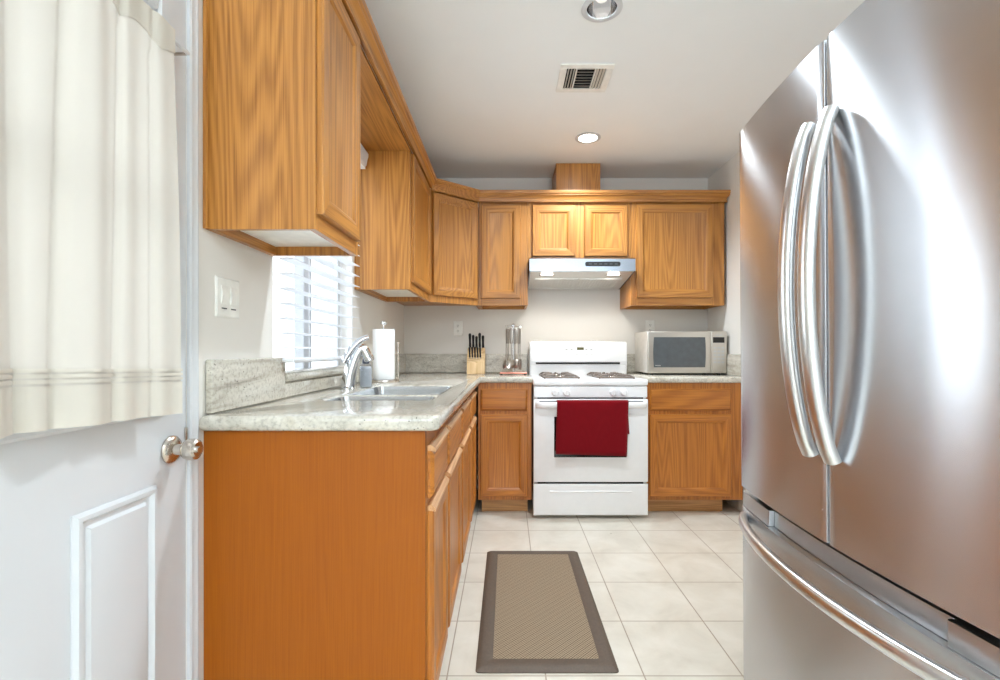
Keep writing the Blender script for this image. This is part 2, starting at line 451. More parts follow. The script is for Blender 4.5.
# ceiling as strips with two round holes for the recessed cans
def ring_hole(bm, cx, cy, r, half, z0, z1, n=32):
    for z in (z0, z1):
        I = [bm.verts.new((cx+r*math.cos(2*math.pi*k/n), cy+r*math.sin(2*math.pi*k/n), z)) for k in range(n)]
        O = []
        for k in range(n):
            t = 2*math.pi*k/n; c, s = math.cos(t), math.sin(t); m = half/max(abs(c), abs(s))
            O.append(bm.verts.new((cx+c*m, cy+s*m, z)))
        for k in range(n): bm.faces.new((I[k], I[(k+1) % n], O[(k+1) % n], O[k]))
hs = .1
ys = sorted(LH, key=lambda p: p[1])
y = YR-.2
for (cx, cy) in ys:
    box(bm, XL-.3, XR+.3, y, cy-hs, ZC, ZC+.1)
    box(bm, XL-.3, cx-hs, cy-hs, cy+hs, ZC, ZC+.1); box(bm, cx+hs, XR+.3, cy-hs, cy+hs, ZC, ZC+.1)
    ring_hole(bm, cx, cy, RC, hs, ZC, ZC+.1)
    y = cy+hs
box(bm, XL-.3, XR+.3, y, YB+.2, ZC, ZC+.1)
struct('ceiling', bm, 'ceil', 'flat white painted kitchen ceiling', 'ceiling')
bm = BM(); box(bm, XL-.3, XR+.3, YB, YB+.15, 0, ZC); struct('wall_back', bm, 'wall', 'warm white back wall behind the white range')
bm = BM(); box(bm, XR, XR+.15, YR-.15, YB, 0, ZC); struct('wall_right', bm, 'wall', 'warm white side wall behind the steel refrigerator')
bm = BM(); W0, W1 = XL-.16, XL
for y0, y1, z0, z1 in ((YR-.15, DY0, 0, ZC), (DY0, DY1, DZ, ZC), (DY1, WY0, 0, ZC), (WY0, WY1, 0, WZ0), (WY0, WY1, WZ1, ZC), (WY1, YB, 0, ZC)):
    box(bm, W0, W1, y0, y1, z0, z1)
struct('wall_left', bm, 'wall', 'warm white wall holding the curtained door and the sink window')
bm = BM()  # rear wall, its wide opening added to let fill light in
for x0, x1, z0, z1 in ((XL, -.45, 0, ZC), (-.45, .85, 2.1, ZC), (.85, XR, 0, ZC)):
    box(bm, min(x0, x1), max(x0, x1), YR-.15, YR, z0, z1)
struct('wall_rear', bm, 'wall', 'white wall behind the camera with an opening added to admit fill light')

# window over the sink
w = empty('window_1', (XL-.08, (WY0+WY1)/2, WZ0), 'bright aluminium sliding window above the sink', 'window', kind='structure')
bm = BM(); X0, X1 = XL-.11, XL-.06
for y0, y1, z0, z1 in ((WY0, WY0+.035, WZ0, WZ1), (WY1-.035, WY1, WZ0, WZ1), (WY0, WY1, WZ0, WZ0+.04), (WY0, WY1, WZ1-.04, WZ1)):
    box(bm, X0, X1, y0, y1, z0, z1, .003)
obj('window_frame', bm, 'white', w)
bm = BM(); box(bm, X0+.01, X1+.004, 2.10, 2.15, WZ0+.03, WZ1-.03, .003); obj('meeting_stile', bm, 'alu', w)
bm = BM(); box(bm, X0+.012, X1-.01, 2.20, 2.216, WZ0+.03, WZ1-.03, .003); obj('sash_stile', bm, 'alu', w)
bm = BM(); box(bm, X0+.02, X0+.024, WY0+.03, WY1-.03, WZ0+.03, WZ1-.03); obj('pane', bm, 'glass', w)
# outside
bm = BM(); box(bm, -9, XL-.16, -4, 8, -.3, -.15); struct('exterior_ground', bm, 'concrete', 'pale concrete ground outside the window', 'ground')
bm = BM(); box(bm, -5.2, -5, -3, 9, -.15, 2.3); struct('exterior_wall', bm, 'stucco', 'pale neighbouring wall outside the window', 'wall')

# ---------------------------------------------------------------- door, casing, curtain
d = empty('door_1', (XL, (DY0+DY1)/2, 0), 'white half glazed exterior door with raised lower panels', 'door', kind='structure')
GY0, GY1, GZ0, GZ1 = .50, 1.13, .985, 1.89
bm = BM()
for y0, y1, z0, z1 in ((DY0, GY0, .01, DZ-.004), (GY1, DY1-.002, .01, DZ-.004), (GY0, GY1, .01, GZ0), (GY0, GY1, GZ1, DZ-.004)):
    box(bm, XL-.044, XL-.001, y0, y1, z0, z1)
bmesh.ops.remove_doubles(bm, verts=bm.verts[:], dist=1e-5)
obj('door_leaf', bm, 'white', d)
for (y0, y1) in ((.914, 1.132), (.498, .716)):
    bm = BM()
    rings(bm, (XL-.003, y1, .22), (0, -1, 0), (1, 0, 0), y1-y0, .788-.22,
          [(0, 0), (0, .006), (.006, .013), (.014, .013), (.022, .004), (.03, .004), (.036, .010), (.07, .0135)], rail=0)
    obj('raised_panel', bm, 'white', d)
bm = BM(); g = .035
for y0, y1, z0, z1 in ((GY0-g, GY0, GZ0-g, GZ1+g), (GY1, GY1+g, GZ0-g, GZ1+g), (GY0, GY1, GZ0-g, GZ0), (GY0, GY1, GZ1, GZ1+g)):
    box(bm, XL-.05, XL+.014, y0, y1, z0, z1, .006)
obj('lite_frame', bm, 'white', d)
bm = BM(); box(bm, XL-.028, XL-.022, GY0, GY1, GZ0, GZ1); obj('pane', bm, 'glass', d)
bm = BM(); zm = (GZ0+GZ1)/2
box(bm, XL-.035, XL-.012, GY0, GY1, zm-.02, zm+.02, .004)
for k in (1, 2):
    yk = GY0+(GY1-GY0)*k/3; box(bm, XL-.034, XL-.013, yk-.011, yk+.011, GZ0, GZ1, .004)
obj('muntin_grille', bm, 'white', d)
kx, ky, kz = XL, 1.185, .860
bm = BM(); lathe(bm, (kx, ky, kz), (1, 0, 0), [(.0, 0), (.034, 0), (.034, .004), (.030, .009), (.022, .012), (.014, .014), (.012, .030), (.017, .033), (.023, .038), (.026, .046), (.0265, .055), (.024, .064), (.019, .068), (.016, .0665), (.0, .0665)], 32)
k_ = obj('door_knob', bm, 'nickel', d)
bm = BM(); lathe(bm, (kx+.0665, ky, kz), (1, 0, 0), [(.0, 0), (.008, 0), (.008, .004), (.005, .005), (0, .005)], 16); obj('key_button', bm, 'chrome', k_)
bm = BM(); box(bm, kx-.001, kx+.0035, 1.236, 1.2445, kz-.02, kz+.045, .001); obj('latch_plate', bm, 'nickel', d)

bm = BM()   # moulded casing round the door
prof = [(0, .0), (0, .007), (.006, .010), (.010, .008), (.018, .009), (.024, .012), (.029, .012), (.030, .0)]
def casing_path(pts_yz, out):
    R = []
    for (y_, z_), (oy, oz) in zip(pts_yz, out):
        R.append([(XL+h, y_+oy*s, z_+oz*s) for s, h in prof])
    loops(bm, R, True, True)
casing_path([(DY0, 0), (DY0, DZ), (DY1, DZ), (DY1, 0)], [(-1, 0), (-1, 1), (1, 1), (1, 0)])
tag(obj('trim_1', bm, 'white', smooth=20), 'white moulded door casing beside the oak end panel', 'trim', kind='structure')

# curtain rod + curtain
RX, RZ = XL+.042, 1.826
r = empty('curtain_rod', (RX, .8, RZ), 'thin white curtain rod at the top of the door glass', 'curtain rod')
bm = BM(); sweep(bm, [(RX, .40, RZ), (RX, 1.185, RZ)], circ(.0055, 10)); obj('rod', bm, 'white', r)
for yy in (.405, 1.188):
    bm = BM(); sweep(bm, [(XL+.001, yy, RZ), (RX-.008, yy, RZ), (RX, yy-.008*(1 if yy > .8 else -1), RZ)], circ(.004, 8), up=(0, 0, 1)); obj('bracket', bm, 'nickel', r)
def fold(y, z):
    s = (z-.958)/(RZ-.958)
    a = .009+.001*(1-s)
    f = math.sin(y*29+.9*math.sin(y*9)+.5*s)*a + .5*a*math.sin(y*71+1.3) + .006*math.sin(y*13+2*s) - .012*math.exp(-((y-.83-.015*s)/.010)**2) - .012*math.exp(-((y-.775+.01*s)/.009)**2) - .010*math.exp(-((y-.95-.012*s)/.008)**2) - .008*math.exp(-((y-1.05)/.007)**2)
    return f
def curtain_x(y, z):
    s = max(0, min(1, (z-.958)/(RZ-.958)))
    k = (.55+.45*(1-s)) if s > .9 else 1
    x = RX+.014+fold(y, z)*k
    return max(x, RX+.0085) if s > .9 else max(x, RX-.016)
bm = BM()
NY, NZ = 260, 60; CY0, CY1 = .43, 1.125; V = []
for j in range(NZ+1):
    z0 = .974+(RZ+.012-.974)*j/NZ; row = []
    for i in range(NY+1):
        t = i/NY; s = j/NZ
        y_ = CY0+(CY1-.012*s*t+.006*math.sin(3*s)*t-CY0)*t
        dz = 0
        row.append(bm.verts.new((curtain_x(y_, z0), y_, z0+dz)))
    V.append(row)
for j in range(NZ):
    for i in range(NY): bm.faces.new((V[j][i], V[j][i+1], V[j+1][i+1], V[j+1][i]))
cu = empty('curtain', (RX, .8, .958), 'sheer cream linen curtain gathered over the door glass', 'curtain')
obj('curtain_panel', bm, 'curtain', cu, smooth=180)
def band(name, za, zb, off, mat, scallop=False, th=.0012):
    bm = BM(); F, B = [], []
    N = 150
    for i in range(N+1):
        t = i/N; y_ = CY0+(CY1-CY0+.001-(.010*t if scallop else 0))*t
        rise = .014*max(0, 1-max(0, y_-.73)/.39); lo = za+(.020*abs(math.sin(y_*29+.4)) if scallop else rise); zb_ = zb+(0 if scallop else rise)
        F.append([bm.verts.new((curtain_x(y_, (lo*(1-s)+zb_*s))+off, y_, lo*(1-s)+zb_*s)) for s in (0, .33, .66, 1)])
        B.append([bm.verts.new((v.co.x-th, v.co.y, v.co.z)) for v in F[-1]])
    for A in (F, B):
        for i in range(N):
            for k in range(3): bm.faces.new((A[i][k], A[i+1][k], A[i+1][k+1], A[i][k+1]))
    for i in range(N):
        for k in (0, 3): bm.faces.new((F[i][k], F[i+1][k], B[i+1][k], B[i][k]))
    return obj(name, bm, mat, cu, smooth=60)
band('hem', .956, 1.030, .003, 'hem')
for q in range(3): band('pin_tuck', 1.034+q*.0095, 1.0405+q*.0095, .004, 'hem', th=.003)
band('header', RZ-.062, RZ+.012, .003, 'hem', True)

# ---------------------------------------------------------------- cabinet builders
DOORP = lambda fw: [(0, 0), (0, .013), (.004, .018), (fw-.012, .018), (fw-.008, .0165), (fw-.004, .016), (fw+.004, .009), (fw+.007, .008)]
def door(root, name, o, u, n, u0, u1, z0, z1, mv, mh, fw=.055, base=False):
    bm = BM(); o_ = Vector(o)+Vector(u)*u0+Vector((0, 0, z0))
    rings(bm, o_, u, n, u1-u0, z1-z0, DOORP(fw))
    return obj(name, bm, [mv, mh], root, smooth=20)
def drawer(root, o, u, n, u0, u1, z0, z1, mh):
    bm = BM(); o_ = Vector(o)+Vector(u)*u0+Vector((0, 0, z0))
    rings(bm, o_, u, n, u1-u0, z1-z0, [(0, 0), (0, .008), (.006, .013), (.012, .0175), (.016, .018)], rail=0)
    return obj('drawer_front', bm, [mh], root, smooth=20)
def lip(root, o, u, n, u0, u1, z):
    """bevelled finger-pull edge along a top edge"""
    bm = BM(); o_ = Vector(o); u_ = Vector(u); n_ = Vector(n); Z = Vector((0, 0, 1))
    sec = [(.0, .001), (.0, .014), (.010, .017), (.0225, .006), (.0225, -.003), (.0185, -.001)]
    P = lambda a, s, t: o_+u_*a+n_*s+Z*(z+t)
    prism(bm, [P(u0, s, t) for s, t in sec], u_*(u1-u0))
    return obj('finger_pull', bm, 'lip', root, smooth=20)

UZ0, UZ1, UT = 1.431, 2.19, 2.19
def wall_cab(label, o, u, n, w, z0, z1, depth, doors, mh, left_end=False, group='oak wall cabinets'):
    """o: left bottom corner on the floor plane of the frame face (seen from in front)"""
    root = empty('wall_cabinet', Vector(o)+Vector((0, 0, z0)), label, 'cabinet', group)
    bm = BM()
    obox(bm, o, u, n, 0, .016, -depth, -.019, z0, z1); obox(bm, o, u, n, w-.016, w, -depth, -.019, z0, z1)
    obox(bm, o, u, n, .016, w-.016, -depth, -.019, z1-.016, z1)
    obox(bm, o, u, n, .016, w-.016, -depth, -depth+.008, z0+.03, z1-.016)
    obj('carcass', bm, 'oak_z', root)
    bm = BM(); obox(bm, o, u, n, .016, w-.016, -depth+.008, -.019, z0+.03, z0+.045); obj('bottom_shelf', bm, 'melamine', root, label='white underside board')
    bm = BM(); obox(bm, o, u, n, .016, w-.016, -depth, -depth+.018, z0, z0+.03); obj('hanging_rail', bm, mh, root)
    us = sorted([dd[0] for dd in doors]+[dd[1] for dd in doors]); zs = (doors[0][2], doors[0][3])
    def piece(nm, mt, *a):
        bm = BM(); obox(bm, o, u, n, *a); obj(nm, bm, mt, root)
    piece('frame_stile', 'oak_z', 0, us[0]+.012, -.019, 0, z0, z1); piece('frame_stile', 'oak_z', us[-1]-.012, w, -.019, 0, z0, z1)
    for i in range(1, len(us)-1, 2): piece('frame_stile', 'oak_z', us[i]-.012, us[i+1]+.012, -.019, 0, z0+.0005, z1-.0005)
    a, b = us[0]+.012, us[-1]-.012
    piece('frame_rail', mh, a, b, -.0188, -.0003, z0, zs[0]+.012); piece('frame_rail', mh, a, b, -.0188, -.0003, zs[1]-.012, z1)
    for (u0, u1, za, zb) in doors: door(root, 'door', o, u, n, u0, u1, za, zb, 'oak_z', mh)
    return root
XF, YF = -.521, 3.53
DPT = XF-XL
E = 1e-3
ux, uy = Vector((1, 0, 0)), Vector((0, 1, 0))
nX, nY = Vector((1, 0, 0)), Vector((0, -1, 0))
# left run (seen from the room, left to right is +Y)
ra = wall_cab('large oak wall cabinet nearest the curtained door', (XF, 1.32, 0), uy, nX, .378, UZ0, UZ1, DPT-E, [(.014, .352, UZ0+.045, UZ1-.02)], 'oak_y')
bm = BM(); sweep(bm, [(XL+.006, 1.313, UZ0), (XL+.006, 1.313, UZ1)], [(-.006, 0), (-.004, .006), (.004, .006), (.006, 0)], up=(0, -1, 0)); obj('scribe_moulding', bm, 'oak_z', ra)
wall_cab('narrow oak wall cabinet between the sink window and the corner cabinet', (XF, 2.61, 0), uy, nX, .652, UZ0, UZ1, DPT-E, [(.03, .625, UZ0+.045, UZ1-.02)], 'oak_y')
# back run
wall_cab('oak wall cabinet with one tall door left of the range hood', (-.208, YF, 0), ux, nY, .359, UZ0, UZ1, YB-YF-E, [(.022, .306, UZ0+.05, UZ1-.03)], 'oak_x')
wall_cab('short oak wall cabinet with two small doors over the range hood', (.153, YF, 0), ux, nY, .745, 1.758, UZ1, YB-YF-E, [(.03, .340, 1.785, UZ1-.034), (.407, .720, 1.785, UZ1-.034)], 'oak_x')
wall_cab('wide oak wall cabinet above the microwave', (.900, YF, 0), ux, nY, .678, UZ0, UZ1, YB-YF-E, [(.036, .592, UZ0+.055, UZ1-.028)], 'oak_x')
# diagonal corner cabinet
P0, P1 = Vector((XF, 3.266, 0)), Vector((-.211, YF, 0))
du = (P1-P0).normalized(); dn = Vector((du.y, -du.x, 0)); dl = (P1-P0).length
root = empty('wall_cabinet', (P0.x, P0.y, UZ0), 'diagonal oak corner wall cabinet above the paper towels', 'cabinet', 'oak wall cabinets')
bm = BM()
def poly(z, ins=0): return [(P0.x, P0.y, z), (P1.x, P1.y, z), (P1.x, YB-E, z), (XL+E, YB-E, z), (XL+E, P0.y, z)]
pp = poly(UZ0+.03); pp[0] = tuple(P0-dn*.02+Vector((0, 0, UZ0+.03))); pp[1] = tuple(P1-dn*.02+Vector((0, 0, UZ0+.03)))
prism(bm, pp, (0, 0, UZ1-UZ0-.03)); obj('carcass', bm, 'oak_z', root)
bm = BM(); obox(bm, (XL+.0, 0, 0), uy, nX, P0.y, P0.y+.016, .001, .28, UZ0, UZ0+.03); obj('skirt_rail', bm, 'oak_x', root)
bm = BM(); obox(bm, (0, YB, 0), ux, nY, P1.x-.016, P1.x, .001, .33, UZ0, UZ0+.03); obj('skirt_rail', bm, 'oak_y', root)
bm = BM(); obox(bm, P0, du, dn, 0, dl, -.019, 0, UZ0, UZ1); obj('face_frame', bm, 'oak_z', root)
door(root, 'door', P0, du, dn, .022, dl-.012, UZ0+.045, UZ1-.02, 'oak_z', 'oak_x')
# bridge over the window
bm = BM(); box(bm, XL+E, XF, 1.6995, 2.6085, 2.175, 2.19)
tag(obj('bridge_panel', bm, 'oak_y', loc=(XF, 2.1, 2.175)), 'flat oak panel bridging the two cabinets above the sink window', 'panel')
# crown
bm = BM()
cp = [(0.0005, 2.176), (.007, 2.176), (.008, 2.186), (.004, 2.188), (.005, 2.196), (.010, 2.208), (.019, 2.219), (.024, 2.222), (.024, 2.227), (.032, 2.232), (.034, 2.240), (.034, 2.253), (.0005, 2.253)]
path = [(XF+.019, 1.31), (XF+.019, 3.256), (-.205, YF-.019), (1.58, YF-.019), (1.58, YB-.002)]
path = [(x, y_) for x, y_ in path]
pv = [Vector((x, y_)) for x, y_ in path]; R = []
for i, p in enumerate(pv):
    a = (p-pv[i-1]).normalized() if i else None; b = (pv[i+1]-p).normalized() if i < len(pv)-1 else None
    na = Vector((a.y, -a.x)) if a else None; nb = Vector((b.y, -b.x)) if b else None
    if na and nb: m = (na+nb).normalized(); m = m/max(.3, m.dot(na))
    else: m = na or nb
    R.append([(p.x+m.x*s, p.y+m.y*s, z) for s, z in cp])
Q = [[bm.verts.new(p) for p in L] for L in R]
for k, (A, B) in enumerate(zip(Q, Q[1:])):
    for i in range(len(A)): bm.faces.new((A[i], A[(i+1) % len(A)], B[(i+1) % len(A)], B[i])).material_index = 0 if k in (0, 3) else 1
bm.faces.new(Q[0][::-1]); bm.faces.new(Q[-1])
# frieze board under the crown closing the gap to the frames
for A, B in zip(pv, pv[1:]):
    t = (B-A).normalized(); nn = Vector((t.y, -t.x)); q = [A, B, B-nn*.018, A-nn*.018]
    prism(bm, [(v.x, v.y, 2.191) for v in q], (0, 0, .055), 0 if abs(t.x) < .5 else 1)
tag(obj('crown_moulding', bm, ['oak_y', 'oak_x'], loc=(XF, 1.31, 2.19), smooth=25), 'stepped oak crown moulding along the tops of the wall cabinets', 'moulding')
bm = BM(); box(bm, .36, .684, 3.56, YB-E, 2.191, ZC-E, .002)
tag(obj('duct_cover', bm, 'oak_z', loc=(.52, 3.7, 2.19)), 'oak box hiding the hood duct between cabinet tops and ceiling', 'duct cover')

# ---------------------------------------------------------------- base cabinets
BT = .886
def base_cab(label, o, u, n, w, depth, fronts, mh, toe=(0, None), ends=(True, True), group='oak base cabinets', pulls=False):
    root = empty('base_cabinet', Vector(o), label, 'cabinet', group)
    bm = BM()
    for k, uu in enumerate(((0, .016), (w-.016, w))):
        z0 = .1
        obox(bm, o, u, n, uu[0], uu[1], -depth, -.019, z0, BT)
    obox(bm, o, u, n, .016, w-.016, -depth, -.019, .1, .116)
    obox(bm, o, u, n, .016, w-.016, -depth, -depth+.008, .116, BT)
    obj('carcass', bm, 'boak_z', root)
    bm = BM(); t1 = toe[1] if toe[1] else w
    obox(bm, o, u, n, toe[0], t1, -.088, -.072, .001, .1); obj('toe_kick', bm, 'toe_oak', root)
    bm = BM(); obox(bm, o, u, n, 0, w, -.019, 0, .1, BT); obj('face_frame', bm, 'boak_z', root)
    for kind, u0, u1, z0, z1 in fronts:
        if kind == 'door': door(root, 'door', o, u, n, u0, u1, z0, z1, 'boak_z', mh, .052)
        else: drawer(root, o, u, n, u0, u1, z0, z1, mh)
        if pulls: lip(root, o, u, n, u0, u1, z1)
    return root
BX = -.221
def lf(y0, y1, b): return [('door', y0-b, y1-b, .118, .655), ('drawer', y0-b, y1-b, .69, .822)]
GB = 'oak base cabinets'
rl = base_cab('oak base cabinet nearest the door, with a plain orange brown end panel', (BX, 1.332, 0), uy, nX, .366, BX-XL-E, lf(1.352, 1.672, 1.332), 'boak_y', pulls=True)
bm = BM(); box(bm, XL+.001, BX-.019, 1.312, 1.3315, .001, BT); box(bm, BX-.019, BX, 1.3125, 1.332, .1, BT)
obj('end_panel', bm, 'panel_oak', rl, label='wide smooth orange brown end panel')
rs = base_cab('oak sink base cabinet with two doors beneath the steel sink', (BX, 1.70, 0), uy, nX, 1.05, BX-XL-E, lf(1.724, 2.172, 1.70)+lf(2.252, 2.712, 1.70), 'boak_y', pulls=True)
base_cab('oak base cabinet in the corner beside the sink cabinet', (BX, 2.752, 0), uy, nX, .51, BX-XL-E, lf(2.79, 3.205, 2.752), 'boak_y', pulls=True)
BY = 3.265
base_cab('narrow oak base cabinet left of the white range', (-.193, BY, 0), ux, nY, .358, YB-BY-E, [('drawer', .016, .330, .70, .846), ('door', .016, .330, .127, .676)], 'boak_x', toe=(.02, .335))
base_cab('wide oak base cabinet under the microwave', (.938, BY, 0), ux, nY, .645, YB-BY-E, [('drawer', .018, .565, .70, .846), ('door', .018, .565, .127, .676)], 'boak_x', toe=(.0, .54))

# ---------------------------------------------------------------- worktops, splashes
CT, CB = .928, .886
def slab(name, outlines, label):
    b = .015
    cu_ = bpy.data.curves.new(name, 'CURVE'); cu_.dimensions = '2D'; cu_.fill_mode = 'BOTH'
    cu_.extrude = (CT-CB)/2-b; cu_.bevel_depth = b; cu_.bevel_resolution = 3
    for pts in outlines:
        sp = cu_.splines.new('POLY'); sp.points.add(len(pts)-1); sp.use_cyclic_u = True
        for p, q in zip(sp.points, pts): p.co = (q[0], q[1], 0, 1)
    tmp = link(bpy.data.objects.new(name+'_c', cu_))
    dg = bpy.context.evaluated_depsgraph_get()
    me = bpy.data.meshes.new_from_object(tmp.evaluated_get(dg))
    bpy.data.objects.remove(tmp); bpy.data.curves.remove(cu_)
    bm = BM(); bm.from_mesh(me); bpy.data.meshes.remove(me)
    bmesh.ops.remove_doubles(bm, verts=bm.verts[:], dist=1e-5)
    bmesh.ops.translate(bm, verts=bm.verts[:], vec=(0, 0, (CT+CB)/2))
    return tag(obj(name, bm, 'granite', loc=(outlines[0][0][0], outlines[0][0][1], CB)), label, 'countertop')
b = .015
SX0, SX1, SY0, SY1 = -.645, -.272, 1.70, 2.42
Lp = [(XL+E+b, 1.30+b), (-.205, 1.30+b), (-.198, 1.322), (-.190-b+.0, 1.34)]
Lp = [(XL+.004+b, 1.285+b), (-.203, 1.285+b), (-.195, 1.306), (-.193, 1.335), (-.185, 3.235+b), (.166-b, 3.235+b), (.166-b, YB-E-b), (XL+E+b, YB-E-b), (XL+E+b, 1.32+b)]
SYM = (1.886, 1.918)
holes = [[(x, y_) for x, y_ in rrect(SX0-b, SX1+b, ya-b, yb+b, .045)][::-1] for ya, yb in ((SY0, SYM[0]), (SYM[1], SY1))]
slab('countertop', [Lp]+holes, 'long speckled beige granite worktop around the steel sink')
slab('countertop', [[(.940+b, 3.235+b), (XR-E-b, 3.235+b), (XR-E-b, YB-E-b), (.940+b, YB-E-b)]], 'short speckled granite worktop beneath the microwave')
GS = 'granite backsplash slabs'
def splash(x0, x1, y0, y1, z0, z1, label):
    bm = BM(); box(bm, x0, x1, y0, y1, z0, z1, .003)
    return tag(obj('backsplash', bm, 'granite', loc=((x0+x1)/2, (y0+y1)/2, z0)), label, 'backsplash', GS)
SZ = 1.077
splash(XL+E, XL+.02, 1.318, 1.757, CT+E, SZ, 'granite backsplash slab between the door casing and the window')
splash(XL+E, XL+.012, 1.759, WY1+.04, CT+E, .984, 'low granite backsplash strip under the window sill behind the faucet')
splash(XL+E, XL+.02, WY1+.042, YB-.022, CT+E, SZ, 'granite backsplash slab on the window wall behind the paper towels')
splash(XL+E, .16, YB-.02, YB-E, CT+E, SZ, 'long granite backsplash slab behind the knife block and utensils')
splash(.945, XR-.021, YB-.02, YB-E, CT+E, SZ, 'granite backsplash slab behind the microwave')
splash(XR-.02, XR-E, 3.25, YB-E, CT+E, SZ, 'granite backsplash slab on the side wall right of the microwave')
bm = BM(); 
sec = [(XL-.058, .986), (XL+.012, .986), (XL+.022, .991), (XL+.027, 1.002), (XL+.024, 1.016), (XL+.014, 1.024), (XL-.058, 1.026)]
prism(bm, [(x, 1.7605, z) for x, z in sec], (0, WY1-.002-1.7605, 0))
tag(obj('window_ledge', bm, 'granite', loc=(XL, 2.1, .986), smooth=50), 'rounded granite ledge under the window blind', 'ledge')

# ---------------------------------------------------------------- sink, faucet, things by the sink
root = empty('sink', ((SX0+SX1)/2, (SY0+SY1)/2, .70), 'steel double bowl sink set in the granite worktop', 'sink')
def bowl(y0, y1, depth):
    bm = BM(); zt = CT-.004
    Ls = []
    for ins, z, r_ in ((.0008, zt, .03), (.003, zt, .03), (.005, zt-.02, .032), (.009, zt-depth+.03, .04), (.03, zt-depth, .04), (.075, zt-depth-.004, .02)):
        Ls.append([(x, y_, z) for x, y_ in rrect(SX0+ins, SX1-ins, y0+ins, y1-ins, max(.01, r_))])
    O = []
    for ins, z, r_ in ((.07, zt-depth-.008, .02), (.026, zt-depth-.006, .04), (.006, zt-depth+.03, .04), (.0012, zt-.03, .03), (.0008, zt, .03)):
        O.append([(x, y_, z) for x, y_ in rrect(SX0+ins, SX1-ins, y0+ins, y1-ins, max(.01, r_))])
    loops(bm, Ls+[Ls[-1]][:0], False, True)
    loops(bm, O, True, False)
    obj('bowl', bm, 'sink_steel', root)
    bm = BM(); lathe(bm, ((SX0+SX1)/2, (y0+y1)/2, zt-depth-.004), (0, 0, 1), [(0, .0005), (.03, .0005), (.042, .002), (.042, .0035), (.03, .003), (.0, .002)], 20); obj('drain', bm, 'chrome', root)
bowl(SY0, SYM[0], .19); bowl(SYM[1], SY1, .21)

fx, fy = -.724, 2.20
root = empty('faucet', (fx, fy, CT), 'chrome single lever kitchen faucet behind the sink', 'faucet')
bm = BM(); lathe(bm, (fx, fy, CT), (0, 0, 1), [(0, 0), (.034, 0), (.034, .006), (.031, .010), (0, .010)], 28); obj('base_ring', bm, 'chrome', root)
bm = BM()
pts, sc = [], []
for k in range(14):
    t = k/13
    pts.append((fx+.002+.088*t**1.35+.0*t, fy+.03*t, CT+.01+.215*math.sin(t*1.75)/1.0*(.86) - (.055*max(0, t-.75)/.25)))
    sc.append((1.05-.35*t, 1.05-.30*t))
sweep(bm, pts, circ(.030, 18, .030), up=(0, 1, 0), scales=sc)
obj('spout', bm, 'chrome', root, smooth=60)
ex, ey, ez = pts[-1]
bm = BM(); lathe(bm, (ex-.004, ey, ez+.016), (.3, .1, -1), [(0, 0), (.019, 0), (.022, .008), (.022, .026), (.016, .030), (0, .030)], 20); obj('aerator', bm, 'chrome', root)
bm = BM(); pts = []
for k in range(10):
    t = k/9
    pts.append((fx-.012+.108*t**1.2, fy-.016+.02*t, CT+.120+.115*math.sin(t*1.5)))
sweep(bm, pts, circ(.020, 14, .010), up=(0, 1, 0), scales=[(.75-.25*abs(k/9-.3), 1.0-.35*k/9) for k in range(10)])
obj('lever', bm, 'chrome', root, smooth=60)

sx, sy = -.668, 2.30
root = empty('soap_bottle', (sx, sy, CT), 'small clear blue soap bottle with a navy cap by the faucet', 'bottle')
bm = BM(); lathe(bm, (sx, sy, CT), (0, 0, 1), [(0, .001), (.028, .001), (.030, .006), (.030, .095), (.026, .108), (.014, .116), (.014, .122), (0, .122)], 28); obj('bottle_body', bm, 'bottle', root)
bm = BM(); lathe(bm, (sx, sy, CT), (0, 0, 1), [(0, .004), (.026, .004), (.027, .09), (.02, .1), (0, .1)], 24); obj('soap', bm, 'liquid', root)
bm = BM(); lathe(bm, (sx, sy, CT), (0, 0, 1), [(0, .112), (.0165, .112), (.0165, .132), (.012, .140), (.007, .152), (.0, .153)], 20); obj('cap', bm, 'navy', root)

tx, ty = -.690, 2.72
root = empty('paper_towel_holder', (tx, ty, CT), 'brushed steel paper towel holder with a round base and side arm', 'paper towel holder')
bm = BM(); lathe(bm, (tx, ty, CT), (0, 0, 1), [(0, 0), (.084, 0), (.086, .004), (.084, .012), (.078, .014), (0, .014)], 40); obj('base', bm, 'nickel', root)
bm = BM(); lathe(bm, (tx, ty, CT), (0, 0, 1), [(0, .014), (.008, .014), (.008, .305), (.006, .308), (.006, .318), (.017, .322), (.018, .330), (.016, .336), (0, .337)], 20); obj('post', bm, 'chrome', root)
bm = BM(); sweep(bm, [(tx+.079, ty+.01, CT+.012), (tx+.079, ty+.01, CT+.20), (tx+.078, ty+.01, CT+.212)], circ(.0035, 8), up=(0, 1, 0)); lathe(bm, (tx+.078, ty+.01, CT+.208), (0, 0, 1), [(0, 0), (.006, .003), (.007, .009), (.005, .014), (0, .015)], 12); obj('side_arm', bm, 'nickel', root)
bm = BM(); lathe(bm, (tx, ty, CT+.0145), (0, 0, 1), [(.021, 0), (.0595, 0), (.0602, .003), (.0602, .275), (.0595, .278), (.021, .278)], 48, closed=True)
rr = obj('paper_towel_roll', bm, 'paper', loc=(tx, ty, CT+.0145)); tag(rr, 'full white paper towel roll standing on the steel holder', 'paper towels')

